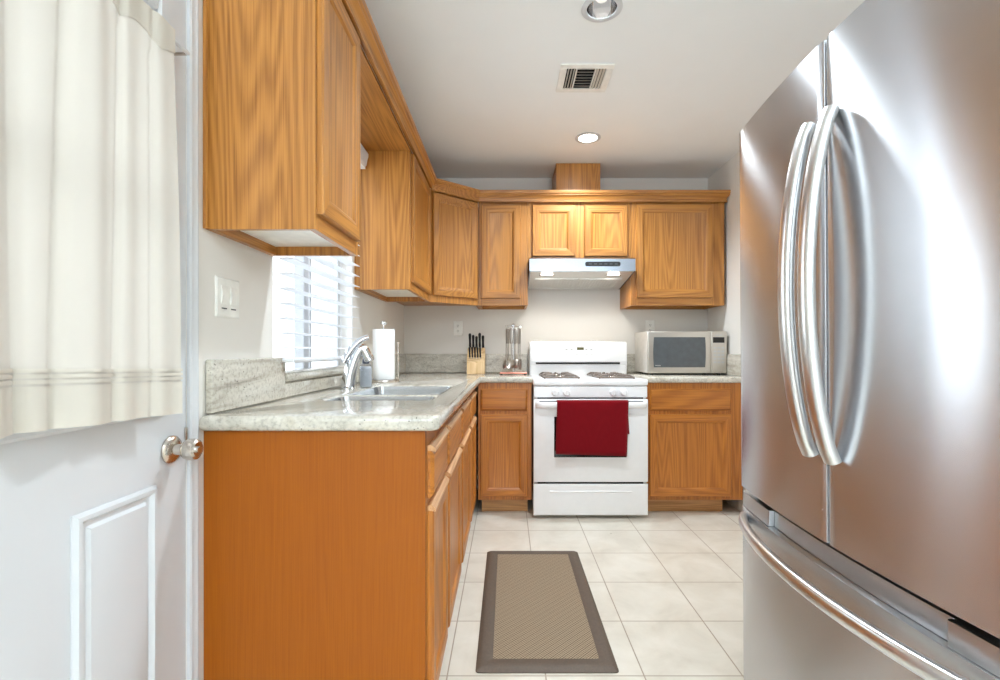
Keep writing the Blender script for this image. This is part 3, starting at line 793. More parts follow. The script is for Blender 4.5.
# ---------------------------------------------------------------- blind
SXc, SW = -.785, .054
B0, B1 = 1.73, 2.506
root = empty('window_blind', (SXc, (B0+B1)/2, 1.06), 'white faux wood blind with open slats over the sink window', 'blind')
bm = BM()
for k in range(18):
    z = 1.114+.0532*k
    sec = [(SXc-SW/2, z-.003), (SXc-SW/4, z-.0005), (SXc, z+.0008), (SXc+SW/4, z-.0005), (SXc+SW/2, z-.003),
           (SXc+SW/2, z-.0055), (SXc+SW/4, z-.003), (SXc, z-.0018), (SXc-SW/4, z-.003), (SXc-SW/2, z-.0055)]
    prism(bm, [(x, B0, zz) for x, zz in sec], (0, B1-B0, 0))
obj('slats', bm, 'blind', root, smooth=50)
bm = BM(); box(bm, SXc-.026, SXc+.026, B0, B1, 1.058, 1.074, .004); obj('bottom_rail', bm, 'blind', root)
for yy in (1.86, 2.12, 2.38):
    bm = BM()
    for xx in (SXc-.0275, SXc+.0275): sweep(bm, [(xx, yy, 1.07), (xx, yy, 2.07)], circ(.0009, 6), up=(0, 1, 0))
    obj('ladder_cord', bm, 'blind', root)
bm = BM(); sweep(bm, [(SXc+.036, 1.80, 1.55), (SXc+.036, 1.80, 2.05)], circ(.004, 8), up=(0, 1, 0)); obj('tilt_wand', bm, 'plastic', root)
bm = BM(); sec = [(XL+.002, 2.07), (SXc+.03, 2.07), (SXc+.030, 2.083), (SXc+.036, 2.09), (SXc+.040, 2.115), (SXc+.046, 2.135), (SXc+.046, 2.15), (SXc+.030, 2.165), (XL+.002, 2.165)]
prism(bm, [(x, B0-.005, z) for x, z in sec], (0, 2.597-B0, 0)); obj('valance', bm, 'blind', root, smooth=30)

# ---------------------------------------------------------------- wall plates
yc, zc = 1.422, 1.255
root = empty('light_switch_plate', (XL, yc, zc), 'white double light switch plate on the wall left of the window', 'light switch')
bm = BM(); rings(bm, (XL, yc+.059, zc-.057), (0, -1, 0), (1, 0, 0), .118, .114, [(0, .0003), (0, .003), (.004, .006), (.006, .006)], rail=0); obj('plate', bm, 'plastic', root)
for q in (-.0235, .0235):
    bm = BM(); y0 = yc+q
    prism(bm, [(XL+.0062, y0-.0165, zc-.020), (XL+.0062, y0-.0165, zc+.033), (XL+.0075, y0-.0165, zc+.033), (XL+.0125, y0-.0165, zc+.006), (XL+.0078, y0-.0165, zc-.020)], (0, .033, 0), bev=.0008)
    rk = obj('rocker', bm, 'plastic', root)
    bm = BM(); box(bm, XL+.0062, XL+.0072, y0-.0125, y0+.0125, zc-.034, zc-.0305); obj('dimmer_slot', bm, 'slot', root)
def outlet(cx, cz, label):
    root = empty('wall_outlet', (cx, YB, cz), label, 'outlet', 'wall outlets')
    bm = BM(); rings(bm, (cx-.036, YB, cz-.058), (1, 0, 0), (0, -1, 0), .072, .116, [(0, .0003), (0, .003), (.004, .006), (.006, .006)], rail=0); obj('plate', bm, 'plastic', root)
    for dz in (-.02, .02):
        bm = BM(); lathe(bm, (cx, YB-.006, cz+dz), (0, -1, 0), [(0, .0002), (.0165, .0002), (.0165, .0015), (.015, .0022), (0, .0022)], 20)
        s_ = obj('socket', bm, 'plastic', root)
        bm = BM()
        for dx in (-.0055, .0055): box(bm, cx+dx-.001, cx+dx+.001, YB-.0090, YB-.0081, cz+dz-.002, cz+dz+.007)
        lathe(bm, (cx, YB-.0081, cz+dz-.0075), (0, -1, 0), [(0, 0), (.0025, 0), (.0025, .0009), (0, .0009)], 10)
        obj('socket_holes', bm, 'dark', s_)
outlet(-.390, 1.281, 'white wall outlet above the backsplash left of the knife block')
outlet(1.140, 1.286, 'white wall outlet half hidden behind the microwave')

# ---------------------------------------------------------------- knife block and knives
kx, ky = -.232, 3.60
root = empty('knife_block', (kx, ky, CT), 'pale wooden knife block full of black handled knives', 'knife block')
bm = BM(); hw = .066
side = [(ky, CT), (ky+.125, CT), (ky+.150, CT+.185), (ky+.108, CT+.212), (ky+.062, CT+.150), (ky+.038, CT+.155), (ky-.002, CT+.088)]
side = [(ky, CT), (ky+.12, CT), (ky+.135, CT+.165), (ky+.085, CT+.195), (ky+.055, CT+.150), (ky+.035, CT+.145), (ky+.0, CT+.085)]
prism(bm, [(kx-hw, y_, z) for y_, z in side], (2*hw, 0, 0), bev=.003)
obj('block_body', bm, 'block', root)
bm = BM(); box(bm, kx-hw+.006, kx+hw-.006, ky+.005, ky+.115, CT-.0005, CT+.0005); 
bm.free()
def knife(cx, cy, cz, tilt, L, r_, label, grp):
    root = empty('knife', (cx, cy, cz), label, 'knife', grp)
    dv = Vector((0, -math.sin(tilt), math.cos(tilt)))
    c = Vector((cx, cy, cz))
    bm = BM(); pts = [c+dv*t*L for t in (.12, .2, .45, .75, .92, 1.0)]
    sweep(bm, pts, circ(r_, 10, r_*.75), up=(0, 1, 0), scales=[.95, 1, .88, 1.02, 1.12, .7]); obj('handle', bm, 'black', root, smooth=60)
    bm = BM(); sweep(bm, [c, c+dv*.12*L], circ(r_*.85, 10, r_*.5), up=(0, 1, 0)); obj('bolster', bm, 'nickel', root)
for i in range(5):
    L = (.122, .110, .100, .126, .106)[i]
    knife(kx-.048+.0245*i, ky+.102, CT+.188, .30, L, .0095,
          'black knife handle in the upper row of the block, ' + ('at its left end', 'second from left', 'in the middle and lowest', 'fourth from left and tallest', 'at its right end')[i], 'knives in the upper row of the block')
for i in range(5):
    knife(kx-.044+.0195*i, ky+.0165, CT+.1165, .50, .096, .0072, 'black steak knife handle in the lower row of the block, ' + ('leftmost', 'second from left', 'middle', 'second from right', 'rightmost')[i], 'steak knives in the lower row of the block')

# ---------------------------------------------------------------- utensil stand and hanging utensils
ux_, uy_ = .045, 3.52
root = empty('utensil_stand', (ux_, uy_, CT), 'steel utensil stand with a rose coloured base beside the range', 'utensil stand')
bm = BM(); box(bm, ux_-.098, ux_+.098, uy_-.055, uy_+.055, CT+.008, CT+.019, .004); obj('base', bm, 'rose', root)
for dx in (-.085, .085):
    for dy in (-.045, .045):
        bm = BM(); lathe(bm, (ux_+dx, uy_+dy, CT), (0, 0, 1), [(0, 0), (.007, 0), (.008, .008), (0, .008)], 10); obj('foot', bm, 'black', root)
bm = BM(); lathe(bm, (ux_, uy_, CT+.019), (0, 0, 1), [(0, 0), (.012, 0), (.006, .006), (.005, .325), (.012, .33), (.012, .342), (.006, .350), (0, .352)], 16); obj('post', bm, 'chrome', root)
bm = BM()
hooks = []
for k in range(6):
    a = 2*math.pi*(k+.25)/6; c, s = math.cos(a), math.sin(a)
    sweep(bm, [(ux_+c*.008, uy_+s*.008, CT+.352), (ux_+c*.036, uy_+s*.036, CT+.350), (ux_+c*.050, uy_+s*.050, CT+.344), (ux_+c*.058, uy_+s*.058, CT+.350), (ux_+c*.060, uy_+s*.060, CT+.358)], circ(.0025, 8)); hooks.append((c, s))
obj('hook_crown', bm, 'chrome', root)
ulab = ['slotted steel spatula hanging at the right of the utensil stand', 'steel ladle hanging at the back of the utensil stand', 'steel serving spoon hanging at the back left of the utensil stand',
        'steel skimmer hanging at the left of the utensil stand', 'steel ladle with a round bowl hanging at the front of the utensil stand', 'steel serving fork hanging at the front right of the utensil stand']
ucat = ['spatula', 'ladle', 'spoon', 'skimmer', 'ladle', 'fork']
unm = ['spatula', 'ladle', 'serving_spoon', 'skimmer', 'ladle', 'serving_fork']
for k, (c, s) in enumerate(hooks):
    px_, py_ = ux_+c*.052, uy_+s*.052
    root = empty(unm[k], (px_, py_, CT+.05), ulab[k], ucat[k], 'utensils on the steel stand')
    rad = Vector((c, s, 0))
    bm = BM(); sweep(bm, [(px_, py_, CT+.335), (px_, py_, CT+.325), (px_, py_, CT+.23), (px_, py_, CT+.222)], circ(.014, 12, .0035), up=(c, s, 0), scales=[.6, 1, .9, .5]); obj('handle', bm, 'utensil', root, smooth=50)
    bm = BM(); sweep(bm, [(px_, py_, CT+.226), (px_, py_, CT+.13), (px_+c*.003, py_+s*.003, CT+.105)], circ(.0042, 8), up=(c, s, 0)); obj('shank', bm, 'utensil', root)
    bm = BM(); hz = CT+.075; tilt_ = Vector((c, s, .25)).normalized()
    if ucat[k] in ('ladle', 'spoon', 'skimmer'):
        R_ = .036 if ucat[k] != 'spoon' else .024
        lathe(bm, Vector((px_, py_, hz))+rad*.006-tilt_*.012, tilt_, [(0, 0), (R_*.5, .003), (R_*.85, .010), (R_, .020), (R_*.95, .020), (R_*.8, .011), (R_*.45, .005), (0, .002)], 18)
    elif ucat[k] == 'spatula':
        t_ = Vector((-s, c, 0))
        for q in (-1, 0, 1): prism(bm, [Vector((px_, py_, hz+.034))+t_*(q*.021-.0085), Vector((px_, py_, hz+.034))+t_*(q*.021+.0085), Vector((px_, py_, hz-.034))+t_*(q*.023+.0095), Vector((px_, py_, hz-.034))+t_*(q*.023-.0095)], rad*.002)
        for zz in (.034, -.034): prism(bm, [Vector((px_, py_, hz+zz-.004))-t_*.031, Vector((px_, py_, hz+zz-.004))+t_*.031, Vector((px_, py_, hz+zz+.004))+t_*.031, Vector((px_, py_, hz+zz+.004))-t_*.031], rad*.002)
    else:
        t_ = Vector((-s, c, 0))
        for q in (-1, 1): sweep(bm, [Vector((px_, py_, hz+.03)), Vector((px_, py_, hz+.015))+t_*q*.012, Vector((px_, py_, hz-.04))+t_*q*.011+rad*.008], circ(.003, 8), up=rad)
    obj('head', bm, 'utensil', root, smooth=60)

# ---------------------------------------------------------------- range
SX_0, SX_1 = .171, .925; SYF = 3.19
root = empty('gas_range', ((SX_0+SX_1)/2, 3.5, 0), 'white gas range with a red towel over its oven handle', 'stove')
bm = BM(); box(bm, SX_0+.004, SX_1-.004, SYF+.03, 3.84, .02, .872, .004); obj('body', bm, 'enamel', root)
for fx_ in (SX_0+.06, SX_1-.06):
    for fy_ in (3.27, 3.78):
        bm = BM(); lathe(bm, (fx_, fy_, 0), (0, 0, 1), [(0, 0), (.018, 0), (.018, .008), (.010, .010), (.010, .021), (0, .021)], 14); obj('leg', bm, 'black', root)
bm = BM(); box(bm, SX_0, SX_1, SYF-.012, 3.76, .872, .915, .012, seg=3); obj('cooktop', bm, 'enamel', root)
bm = BM(); prism(bm, [(SX_0+.005, 3.735, .905), (SX_0+.005, 3.735, 1.0), (SX_0+.005, 3.722, 1.012), (SX_0+.005, 3.722, 1.150), (SX_0+.005, 3.735, 1.172), (SX_0+.005, 3.78, 1.176), (SX_0+.005, 3.84, 1.17), (SX_0+.005, 3.84, .905)], (SX_1-SX_0-.010, 0, 0), bev=.006)
bg_ = obj('backguard', bm, 'enamel', root)
bm = BM(); box(bm, SX_0+.05, SX_1-.06, 3.7195, 3.735, 1.000, 1.0125); obj('vent_slot', bm, 'dark', bg_)
cxs = (SX_0+SX_1)/2
bm = BM(); box(bm, cxs+.0-.012, cxs+.04, 3.7205, 3.7232, 1.108, 1.128); obj('clock_display', bm, 'lcd', bg_)
bm = BM()
for zz in (1.135, 1.072):
    for q in range(6): box(bm, cxs-.10+q*.038, cxs-.08+q*.038, 3.7208, 3.7225, zz, zz+.003)
for q in (0, 1, 4, 5): 
    box(bm, cxs-.10+q*.038, cxs-.084+q*.038, 3.7208, 3.7225, 1.105, 1.117)
obj('button_marks', bm, 'greymark', bg_)
bm = BM(); box(bm, SX_0+.004, SX_1-.004, SYF-.002, SYF+.06, .795, .868, .004); cpn = obj('control_panel', bm, 'enamel', root)
for kxx in (.316, .389, .694, .765):
    bm = BM(); lathe(bm, (kxx, SYF-.002, .829), (0, -1, 0), [(0, 0), (.027, 0), (.027, .003), (.022, .007), (.020, .024), (.017, .027), (0, .027)], 28)
    kb = obj('knob', bm, 'enamel', root)
    bm = BM(); box(bm, kxx-.0045, kxx+.0045, SYF-.037, SYF-.0285, .829-.019, .829+.019, .002); obj('knob_grip', bm, 'enamel', kb)
bm = BM(); box(bm, SX_0+.03, SX_1-.03, SYF+.004, SYF+.06, .785, .797); obj('gap', bm, 'dark', root)
bm = BM(); box(bm, SX_0+.002, SX_1-.002, SYF-.014, SYF+.028, .242, .786, .007, seg=2); od = obj('oven_door', bm, 'enamel', root)
bm = BM(); 
for u0, u1 in ((.04, .18), (.21, .36), (.40, .55), (.58, .72)): box(bm, SX_0+u0, SX_0+u1, SYF-.0148, SYF-.012, .768, .774)
obj('door_vents', bm, 'slot', od)
bm = BM(); box(bm, .308, .782, SYF-.0155, SYF-.012, .405, .67, .0015); obj('oven_window', bm, 'oven_glass', od)
bm = BM(); sec = [(-.020, -.014), (-.005, -.023), (.012, -.022), (.020, -.010), (.019, .004), (.006, .012), (-.010, .011), (-.020, .002)]
HYc = SYF-.048
sweep(bm, [(SX_0+.024, HYc+.026, .748), (SX_0+.034, HYc+.008, .75), (SX_0+.06, HYc, .75), (SX_1-.06, HYc, .75), (SX_1-.034, HYc+.008, .75), (SX_1-.024, HYc+.026, .748)], circ(.012, 14, .021, .8)); obj('oven_handle', bm, 'enamel', od, smooth=60)
bm = BM(); box(bm, SX_0+.03, SX_1-.03, SYF, SYF+.028, .229, .243); obj('gap', bm, 'dark', root)
bm = BM(); rings(bm, (SX_0+.002, SYF+.028, .024), ux, nY, SX_1-SX_0-.004, .205, [(0, 0), (0, .035), (.006, .041), (.012, .042)], rail=0)
dr = obj('storage_drawer', bm, 'enamel', root)
bm = BM(); prism(bm, [(SX_0+.11, SYF-.0138, .176), (SX_0+.11, SYF-.021, .181), (SX_0+.11, SYF-.0138, .188)], (SX_1-SX_0-.22, 0, 0)); obj('drawer_grip', bm, 'enamel', dr)
for (gx, gy) in ((.365, 3.345), (.365, 3.60), (.73, 3.345), (.73, 3.60)):
    bm = BM(); lathe(bm, (gx, gy, .9155), (0, 0, 1), [(0, 0), (.045, 0), (.043, .006), (.034, .008), (.030, .013), (0, .014)], 24); obj('burner', bm, 'nickel', root)
    bm = BM(); h = .114; s_ = circ(.0055, 8, .006)
    zt = .936
    sq = [(gx-h, gy-h), (gx+h, gy-h), (gx+h, gy+h), (gx-h, gy+h)]
    for i in range(4):
        a, b_ = sq[i], sq[(i+1) % 4]
        sweep(bm, [(a[0], a[1], .9235), (b_[0], b_[1], .9235)], s_)
        m_ = ((a[0]+b_[0])/2, (a[1]+b_[1])/2)
        sweep(bm, [(m_[0], m_[1], .9235), (m_[0]*.8+gx*.2, m_[1]*.8+gy*.2, zt), (m_[0]*.3+gx*.7, m_[1]*.3+gy*.7, zt)], s_, up=(0, 0, 1) if 1 else None)
        c_ = a
        sweep(bm, [(c_[0], c_[1], .9235), (c_[0]*.82+gx*.18, c_[1]*.82+gy*.18, zt), (c_[0]*.45+gx*.55, c_[1]*.45+gy*.55, zt)], s_)
        lathe(bm, (c_[0], c_[1], .9155), (0, 0, 1), [(0, 0), (.006, 0), (.007, .010), (0, .010)], 10)
    obj('grate', bm, 'iron', root, smooth=60)

# towel folded over the handle
bm = BM()
def towel(x0, x1, xs0, xs1, yfront, yback, zf0, zf1, zb, zt):
    N, prof_ = 24, []
    pth = []
    for k in range(14): pth.append(('f', k/13))
    for k in range(1, 8): pth.append(('t', k/8))
    for k in range(10): pth.append(('b', k/9))
    rows = []
    for tpt, s in pth:
        row = []
        for i in range(N+1):
            t = i/N
            if tpt == 'f':
                z = (zf0+(zf1-zf0)*t)*(1-s)+zt*s; y_ = yfront-.003*math.sin(t*7+1)*(1-s)-.002*math.sin(t*15)*(1-s); xa, xb = xs0*(1-s)+x0*s, xs1*(1-s)+x1*s
            elif tpt == 't':
                a = math.pi*s; c_ = (yfront+yback)/2; r_ = (yback-yfront)/2
                y_ = c_-math.cos(a)*r_; z = zt+math.sin(a)*.012; xa, xb = x0, x1
            else:
                z = zt*(1-s)+zb*s; y_ = yback+.001*math.sin(t*9)*s; xa, xb = x0+.004, x1+.014*s
            row.append(bm.verts.new((xa+(xb-xa)*t, y_, z)))
        rows.append(row)
    for A, B in zip(rows, rows[1:]):
        for i in range(N): bm.faces.new((A[i], A[i+1], B[i+1], B[i]))
bm = BM(); towel(.322, .782, .312, .770, HYc-.0165, HYc+.0155, .437, .424, .56, .768)
tw = obj('dish_towel', bm, 'red', loc=(.55, HYc, .43), smooth=80)
so = tw.modifiers.new('thickness', 'SOLIDIFY'); so.thickness = .0035; so.offset = 1
tag(tw, 'deep red dish towel folded over the oven door handle', 'towel')

# ---------------------------------------------------------------- range hood
HX0, HX1 = .157, .895
root = empty('range_hood', ((HX0+HX1)/2, 3.6, 1.6), 'stainless steel range hood under the short oak cabinet', 'range hood')
YH = 3.385
bm = BM()
def side_poly(x): return [(x, YH, 1.656), (x, YH, 1.742), (x, YH+.035, 1.757), (x, YB-.001, 1.757), (x, YB-.001, 1.590), (x, YB-.03, 1.588)]
prism(bm, side_poly(HX0), (.008, 0, 0)); prism(bm, side_poly(HX1-.008), (.008, 0, 0))
box(bm, HX0, HX1, YH+.035, YB-.001, 1.749, 1.757)
prism(bm, [(HX0+.008, YH, 1.656), (HX0+.008, YH, 1.742), (HX0+.008, YH+.035, 1.757), (HX0+.008, YH+.035, 1.749), (HX0+.008, YH+.008, 1.738), (HX0+.008, YH+.008, 1.656)], (HX1-HX0-.016, 0, 0))
obj('shell', bm, 'hood_front', root, smooth=20)
sl = (1.590-1.656)/(YB-.031-YH)
zu = lambda y_: 1.660+sl*(y_-YH)
def under(bm, x0, x1, y0, y1, off0, off1, mi=0):
    prism(bm, [(x0, y0, zu(y0)+off0), (x0, y1, zu(y1)+off0), (x0, y1, zu(y1)+off1), (x0, y0, zu(y0)+off1)], (x1-x0, 0, 0), mi)
bm = BM(); under(bm, HX0+.008, HX1-.008, YH+.008, YB-.01, .0, .004); obj('under_panel', bm, 'hood_steel', root)
for x0, x1 in ((HX0+.05, (HX0+HX1)/2-.006), ((HX0+HX1)/2+.006, HX1-.05)):
    bm = BM(); y0, y1 = YH+.19, YB-.05
    n = 14
    for q in range(n):
        xa = x0+(x1-x0)*q/n; under(bm, xa, xa+(x1-x0)/n*.7, y0, y1, -.006, -.0002)
    under(bm, x0, x1, y0-.008, y0, -.008, -.0002); under(bm, x0, x1, y1, y1+.008, -.008, -.0002)
    obj('grease_filter', bm, 'hood_steel', root)
for lx, mt in ((HX0+.13, 'hoodlamp'), (HX1-.13, 'hoodlamp')):
    l = bpy.data.lights.new('hood_lamp', 'SPOT'); l.energy = 7; l.spot_size = math.radians(150); l.spot_blend = .6; l.shadow_soft_size = .035; l.color = (1, .93, .82)
    lo = link(bpy.data.objects.new('hood_lamp', l)); lo.location = (lx, YH+.11, 1.628)
    bm = BM(); yq = YH+.11
    lathe(bm, (lx, yq, zu(yq)-.0002), (0, .13, -1), [(0, .004), (.034, .0035), (.042, .002), (.045, .0), (.0, .0)], 28, cap=False); l_ = obj('lamp_lens', bm, mt, root)
    bm = BM(); lathe(bm, (lx, yq, zu(yq)-.0002), (0, .13, -1), [(.046, 0), (.056, 0), (.055, .005), (.047, .006)], 28, closed=True); obj('lamp_ring', bm, 'chrome', root)
bm = BM(); pts_ = rrect(.545, .79, 1.690, 1.722, .012)
prism(bm, [(x, YH-.0002, z) for x, z in pts_], (0, -.003, 0)); cs = obj('control_strip', bm, 'black', root)
bm = BM()
for q in range(6): box(bm, .57+q*.036, .59+q*.036, YH-.0045, YH-.003, 1.702, 1.710)
obj('switch_buttons', bm, 'slot', cs)

# ---------------------------------------------------------------- microwave
mx0, mx1, my0, my1, mz0, mz1 = 1.008, 1.577, 3.485, 3.83, .941, 1.241
root = empty('microwave', ((mx0+mx1)/2, 3.65, CT), 'stainless steel microwave on the worktop right of the range', 'microwave')
bm = BM(); box(bm, mx0, mx1, my0+.018, my1, mz0, mz1, .004); obj('case', bm, 'mw_side', root)
for fx_ in (mx0+.04, mx1-.04):
    for fy_ in (my0+.05, my1-.04):
        bm = BM(); lathe(bm, (fx_, fy_, CT), (0, 0, 1), [(0, 0), (.014, 0), (.016, .013), (0, .013)], 12); obj('foot', bm, 'black', root)
dxs = mx1-.112
bm = BM(); rings(bm, (mx0, my0+.0175, mz0), ux, nY, dxs-mx0-.0015, mz1-mz0, [(0, 0), (0, .014), (.004, .0175), (.008, .018)], rail=0); md = obj('door', bm, 'mw_front', root)
def barrel(x0, x1, z0, z1, bow, n=10):
    out = [(x0+.004, z0), (x1-.004, z0)]
    out = []
    for k in range(n+1): t = k/n; out.append((x1+bow*math.sin(math.pi*t), z0+(z1-z0)*t))
    for k in range(n+1): t = k/n; out.append((x0-bow*math.sin(math.pi*t), z1-(z1-z0)*t))
    return out
bm = BM(); prism(bm, [(x, my0-.0004, z) for x, z in barrel(mx0+.045, dxs-.045, mz0+.042, mz1-.042, .005)], (0, -.002, 0)); obj('door_window', bm, 'mw_glass', md)
bm = BM()
for q in range(5): box(bm, mx0+.055+q*.008, mx0+.060+q*.008, my0-.0032, my0-.0024, mz0+.053, mz0+.058)
obj('maker_mark', bm, 'mark', md)
bm = BM(); rings(bm, (dxs+.0005, my0+.0175, mz0), ux, nY, mx1-dxs-.0005, mz1-mz0, [(0, 0), (0, .014), (.004, .0175), (.008, .018)], rail=0); cpn = obj('control_panel', bm, 'mw_front', root)
bm = BM(); box(bm, dxs+.012, mx1-.018, my0-.0018, my0-.0003, mz1-.082, mz1-.042, .0006); obj('display', bm, 'black', cpn)
bm = BM()
for r_ in range(5):
    for c_ in range(3): box(bm, dxs+.016+c_*.028, dxs+.036+c_*.028, my0-.0012, my0-.0003, mz0+.072+r_*.026, mz0+.084+r_*.026)
box(bm, dxs+.03, dxs+.075, my0-.0012, my0-.0003, mz1-.030, mz1-.024)
obj('keypad', bm, 'greymark', cpn)
bm = BM(); box(bm, dxs+.014, mx1-.02, my0-.004, my0-.0003, mz0+.025, mz0+.052, .0015); obj('door_button', bm, 'mw_front', cpn)

# ---------------------------------------------------------------- refrigerator
FYC, FHW = 1.035, .455
root = empty('refrigerator', (1.1, FYC, 0), 'stainless steel french door refrigerator with bowed handles', 'refrigerator')
bm = BM(); box(bm, .78, XR-.025, FYC-FHW+.004, FYC+FHW-.004, .03, 1.745, .006); obj('cabinet', bm, 'steel_trim', root)
for fx_ in (.86, 1.5):
    for fy_ in (FYC-.38, FYC+.38):
        bm = BM(); lathe(bm, (fx_, fy_, 0), (0, 0, 1), [(0, 0), (.025, 0), (.025, .012), (.012, .014), (.012, .03), (0, .03)], 12); obj('foot', bm, 'black', root)
FX = lambda y_, dx=0: .675+dx+.034*((y_-FYC)/FHW)**2
def front_poly(y0, y1, dx=0, back=.776, r_=.012, n=18, rl=True, rr=True):
    pts = []
    for k in range(n+1):
        t = k/n; y_ = y0+(y1-y0)*t
        e = 0
        d0, d1 = (y_-y0, y1-y_)
        pts.append((FX(y_, dx), y_))
    def rnd(p, inward, back_):
        return [(p[0]+r_, p[1]), (p[0]+r_*.3, p[1]+inward*r_*.3)], (p[0], p[1]+inward*r_)
    a, a1 = rnd(pts[0], 1, back); b_, b1 = rnd(pts[-1], -1, back)
    pts = a+[a1]+[p for p in pts if y0+r_ < p[1] < y1-r_]+[b1]+b_[::-1]
    return pts+[(back, y1), (back, y0)]
def fdoor(name, y0, y1, z0, z1, dx=0, mat='steel', r_=.012, label=None):
    bm = BM(); prism(bm, [(x, y_, z0) for x, y_ in front_poly(y0, y1, dx, r_=r_)], (0, 0, z1-z0))
    return obj(name, bm, mat, root, smooth=25, label=label)
dA = fdoor('door', FYC-FHW, FYC-.003, .692, 1.767, r_=.005); dB = fdoor('door', FYC+.003, FYC+FHW, .692, 1.767, r_=.005)
dC = fdoor('freezer_drawer', FYC-FHW, FYC+FHW, .075, .632)
bm = BM()
for y0, y1, dx in ((FYC-FHW, .775, .006), (.775, 1.30, .020), (1.30, FYC+FHW, .006)):
    pl = front_poly(y0, y1, dx, r_=.004)
    prism(bm, [(x, y_, .633) for x, y_ in pl], (0, 0, .042))
obj('grip_rail', bm, 'steel_trim', dC, smooth=25)
bm = BM(); box(bm, .750, .79, FYC-FHW+.02, FYC+FHW-.02, .60, 1.74); obj('door_gasket', bm, 'dark', root)
def vbow(y0, parent, sgn):
    bm = BM(); pts = []; N = 28
    z0, z1 = .874, 1.600
    for k in range(N+1):
        t = k/N; z = z0+(z1-z0)*t; bowv = (1-(2*t-1)**2)**.8
        pts.append((FX(y0)-.010-.052*bowv, y0, z))
    sweep(bm, pts, [(a, b_) for a, b_ in circ(.019, 16, .013, .75)], up=(-1, 0, 0))
    o = obj('handle', bm, 'steel_bar', parent, smooth=60, label=None)
    return o
vbow(FYC-.032, dA, -1); vbow(FYC+.042, dB, 1)
bm = BM(); pts = []; N = 30
for k in range(N+1):
    t = k/N; y_ = .615+(1.448-.615)*t; bowv = (1-(2*t-1)**2)**.75
    pts.append((FX(y_)-.006-.056*bowv, y_, .608))
sweep(bm, pts, circ(.012, 16, .0165, .8), up=(0, 0, 1)); obj('handle', bm, 'steel_bar', dC, smooth=60)

root.location.x += .012; root.rotation_euler.y = -.006
# ---------------------------------------------------------------- floor mat
root = empty('floor_mat', (.138, 2.157, 0), 'brown woven kitchen mat with a dark border on the tile floor', 'mat')
bm = BM(); mx_0, mx_1, my_0, my_1 = -.108, .384, 1.658, 2.656
Ls = []
for ins, z in ((.0, .001), (.0, .004), (.012, .0125), (.02, .0135), (.058, .0135), (.060, .012)):
    Ls.append([(x, y_, z) for x, y_ in rrect(mx_0+ins, mx_1-ins, my_0+ins, my_1-ins, .012)])
loops(bm, Ls, True, True); obj('border', bm, 'mat_edge', root, smooth=40)
bm = BM(); box(bm, mx_0+.058, mx_1-.058, my_0+.058, my_1-.058, .0115, .0138, .0008); obj('woven_center', bm, 'weave', root, label='lighter woven center panel')

# ---------------------------------------------------------------- ceiling fittings
for (cx, cy), lab, mt in zip(LH, ('glowing recessed ceiling light over the range', 'recessed ceiling light with a mirrored reflector nearest the camera'), ('bulb', 'bulb_dim')):
    root = empty('recessed_light', (cx, cy, ZC), lab, 'ceiling light', 'recessed ceiling lights')
    bm = BM(); lathe(bm, (cx, cy, ZC), (0, 0, -1), [(RC-.006, -.002), (RC+.016, .0005), (RC+.016, .003), (RC+.006, .006), (RC-.006, .004)], 40, closed=True); obj('trim_ring', bm, 'white', root)
    bm = BM(); lathe(bm, (cx, cy, ZC), (0, 0, 1), [(RC-.006, .001), (RC-.008, .03), (RC-.016, .07), (RC-.028, .095), (0.0, .098), (0, .1), (RC-.024, .099), (RC-.006, .07), (RC-.003, .001)], 40, cap=False); obj('reflector', bm, 'chrome', root)
    bm = BM(); lathe(bm, (cx, cy, ZC), (0, 0, 1), [(0, .03), (.022, .034), (.032, .046), (.030, .06), (.018, .094), (0, .094)], 24); obj('bulb', bm, mt, root)
    if mt == 'bulb':
        bm = BM(); lathe(bm, (cx, cy, ZC), (0, 0, 1), [(0, .004), (RC-.008, .008), (RC-.008, .010), (0, .006)], 32); obj('lens', bm, mt, root)
for (cx, cy), pw in zip(LH, (115, 100)):
    l = bpy.data.lights.new('recessed_lamp', 'SPOT'); l.energy = pw; l.spot_size = math.radians(140); l.spot_blend = .7; l.shadow_soft_size = .05; l.color = (.83, .93, 1.0)
    lo = link(bpy.data.objects.new('recessed_lamp', l)); lo.location = (cx, cy, ZC-.012)
vx0, vx1, vy0, vy1 = .258, .518, 2.325, 2.575
root = empty('ceiling_vent', ((vx0+vx1)/2, (vy0+vy1)/2, ZC), 'square white three way air vent in the ceiling', 'vent')
bm = BM(); f_ = .034
for x0, x1, y0, y1 in ((vx0, vx1, vy0, vy0+f_), (vx0, vx1, vy1-f_, vy1), (vx0, vx0+f_, vy0+f_, vy1-f_), (vx1-f_, vx1, vy0+f_, vy1-f_)):
    box(bm, x0, x1, y0, y1, ZC-.008, ZC-.0003, .002)
ix0, ix1, iy0, iy1 = vx0+f_, vx1-f_, vy0+f_, vy1-f_
for xx in (ix0+.048, ix1-.052): box(bm, xx-.003, xx+.003, iy0, iy1, ZC-.012, ZC-.001)
obj('frame', bm, 'plastic', root)
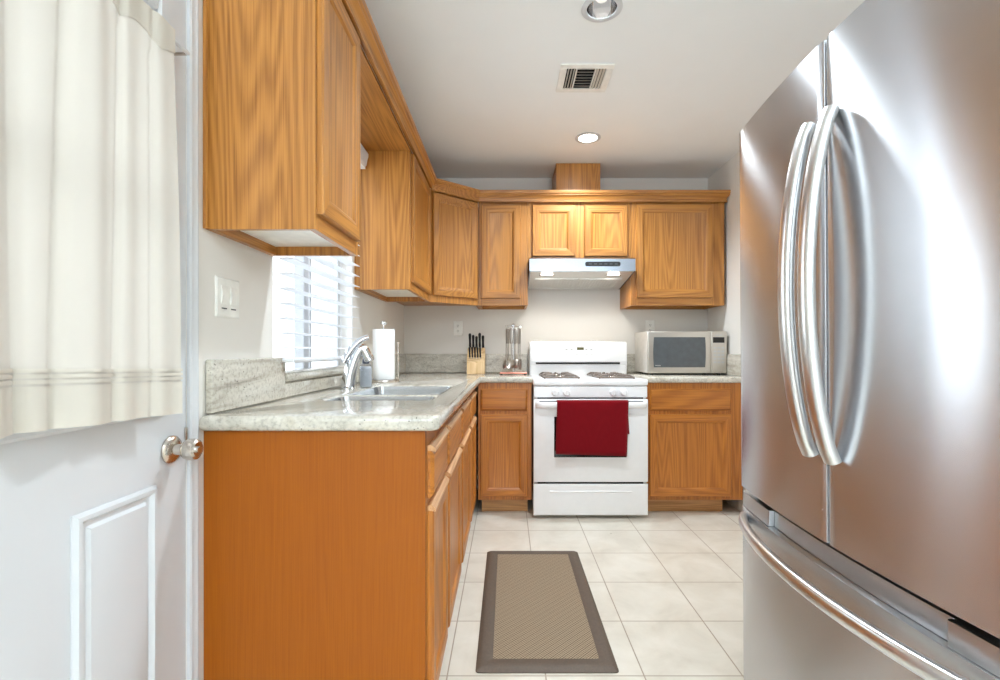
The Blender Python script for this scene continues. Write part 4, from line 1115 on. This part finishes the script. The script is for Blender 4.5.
bm = BM(); box(bm, ix0, ix1, iy0, iy1, ZC-.0012, ZC-.0002); obj('duct_opening', bm, 'dark', root)
def louver(a, b_, axis, tilt_):
    bm = BM(); w_ = .011
    if axis == 'x':   # runs along X at y=a
        x0, x1 = b_; dy = w_*math.cos(tilt_); dz = w_*abs(math.sin(tilt_))
        prism(bm, [(x0, a, ZC-.0015), (x0, a+.0012, ZC-.0015), (x0, a+dy+.0012, ZC-.0015-dz), (x0, a+dy, ZC-.0015-dz)], (x1-x0, 0, 0))
    else:
        y0, y1 = b_; dx = w_*math.cos(tilt_); dz = w_*abs(math.sin(tilt_))
        prism(bm, [(a, y0, ZC-.0015), (a+.0012, y0, ZC-.0015), (a+dx+.0012, y0, ZC-.0015-dz), (a+dx, y0, ZC-.0015-dz)], (0, y1-y0, 0))
    obj('louver', bm, 'ventmetal', root)
for q in range(7): louver(iy0+.010+q*.025, (ix0+.053, ix1-.057), 'x', math.pi-.75)
for q in range(3): louver(ix0+.012+q*.014, (iy0+.002, iy1-.002), 'y', math.pi-.9)
for q in range(3): louver(ix1-.044+q*.015, (iy0+.002, iy1-.002), 'y', .7)

# uplighter added out of view to brighten the ceiling
root = empty('fill_uplighter', (.75, -1.8, 0), 'white uplighter added as unseen fill behind the camera', 'lamp')
bm = BM(); lathe(bm, (.75, -1.8, 0), (0, 0, 1), [(0, 0), (.15, 0), (.15, .02), (.02, .03), (.012, .05), (.012, 1.6), (.03, 1.62), (0, 1.62)], 24); obj('stand', bm, 'white', root)
bm = BM(); lathe(bm, (.75, -1.8, 1.6), (0, 0, 1), [(.03, .02), (.16, .05), (.245, .13), (.25, .13), (.165, .04), (.03, .01)], 32, closed=True); obj('bowl_shade', bm, 'white', root)
# housing for the added ceiling fill light, out of view
root = empty('fill_ceiling_lamp', (.3, -1.55, 2.42), 'square flush ceiling lamp added as unseen fill behind the camera', 'ceiling light')
bm = BM(); box(bm, -.28, .88, -2.13, -.97, 2.43, ZC-.001, .01); obj('fill_lamp_housing', bm, 'white', root)
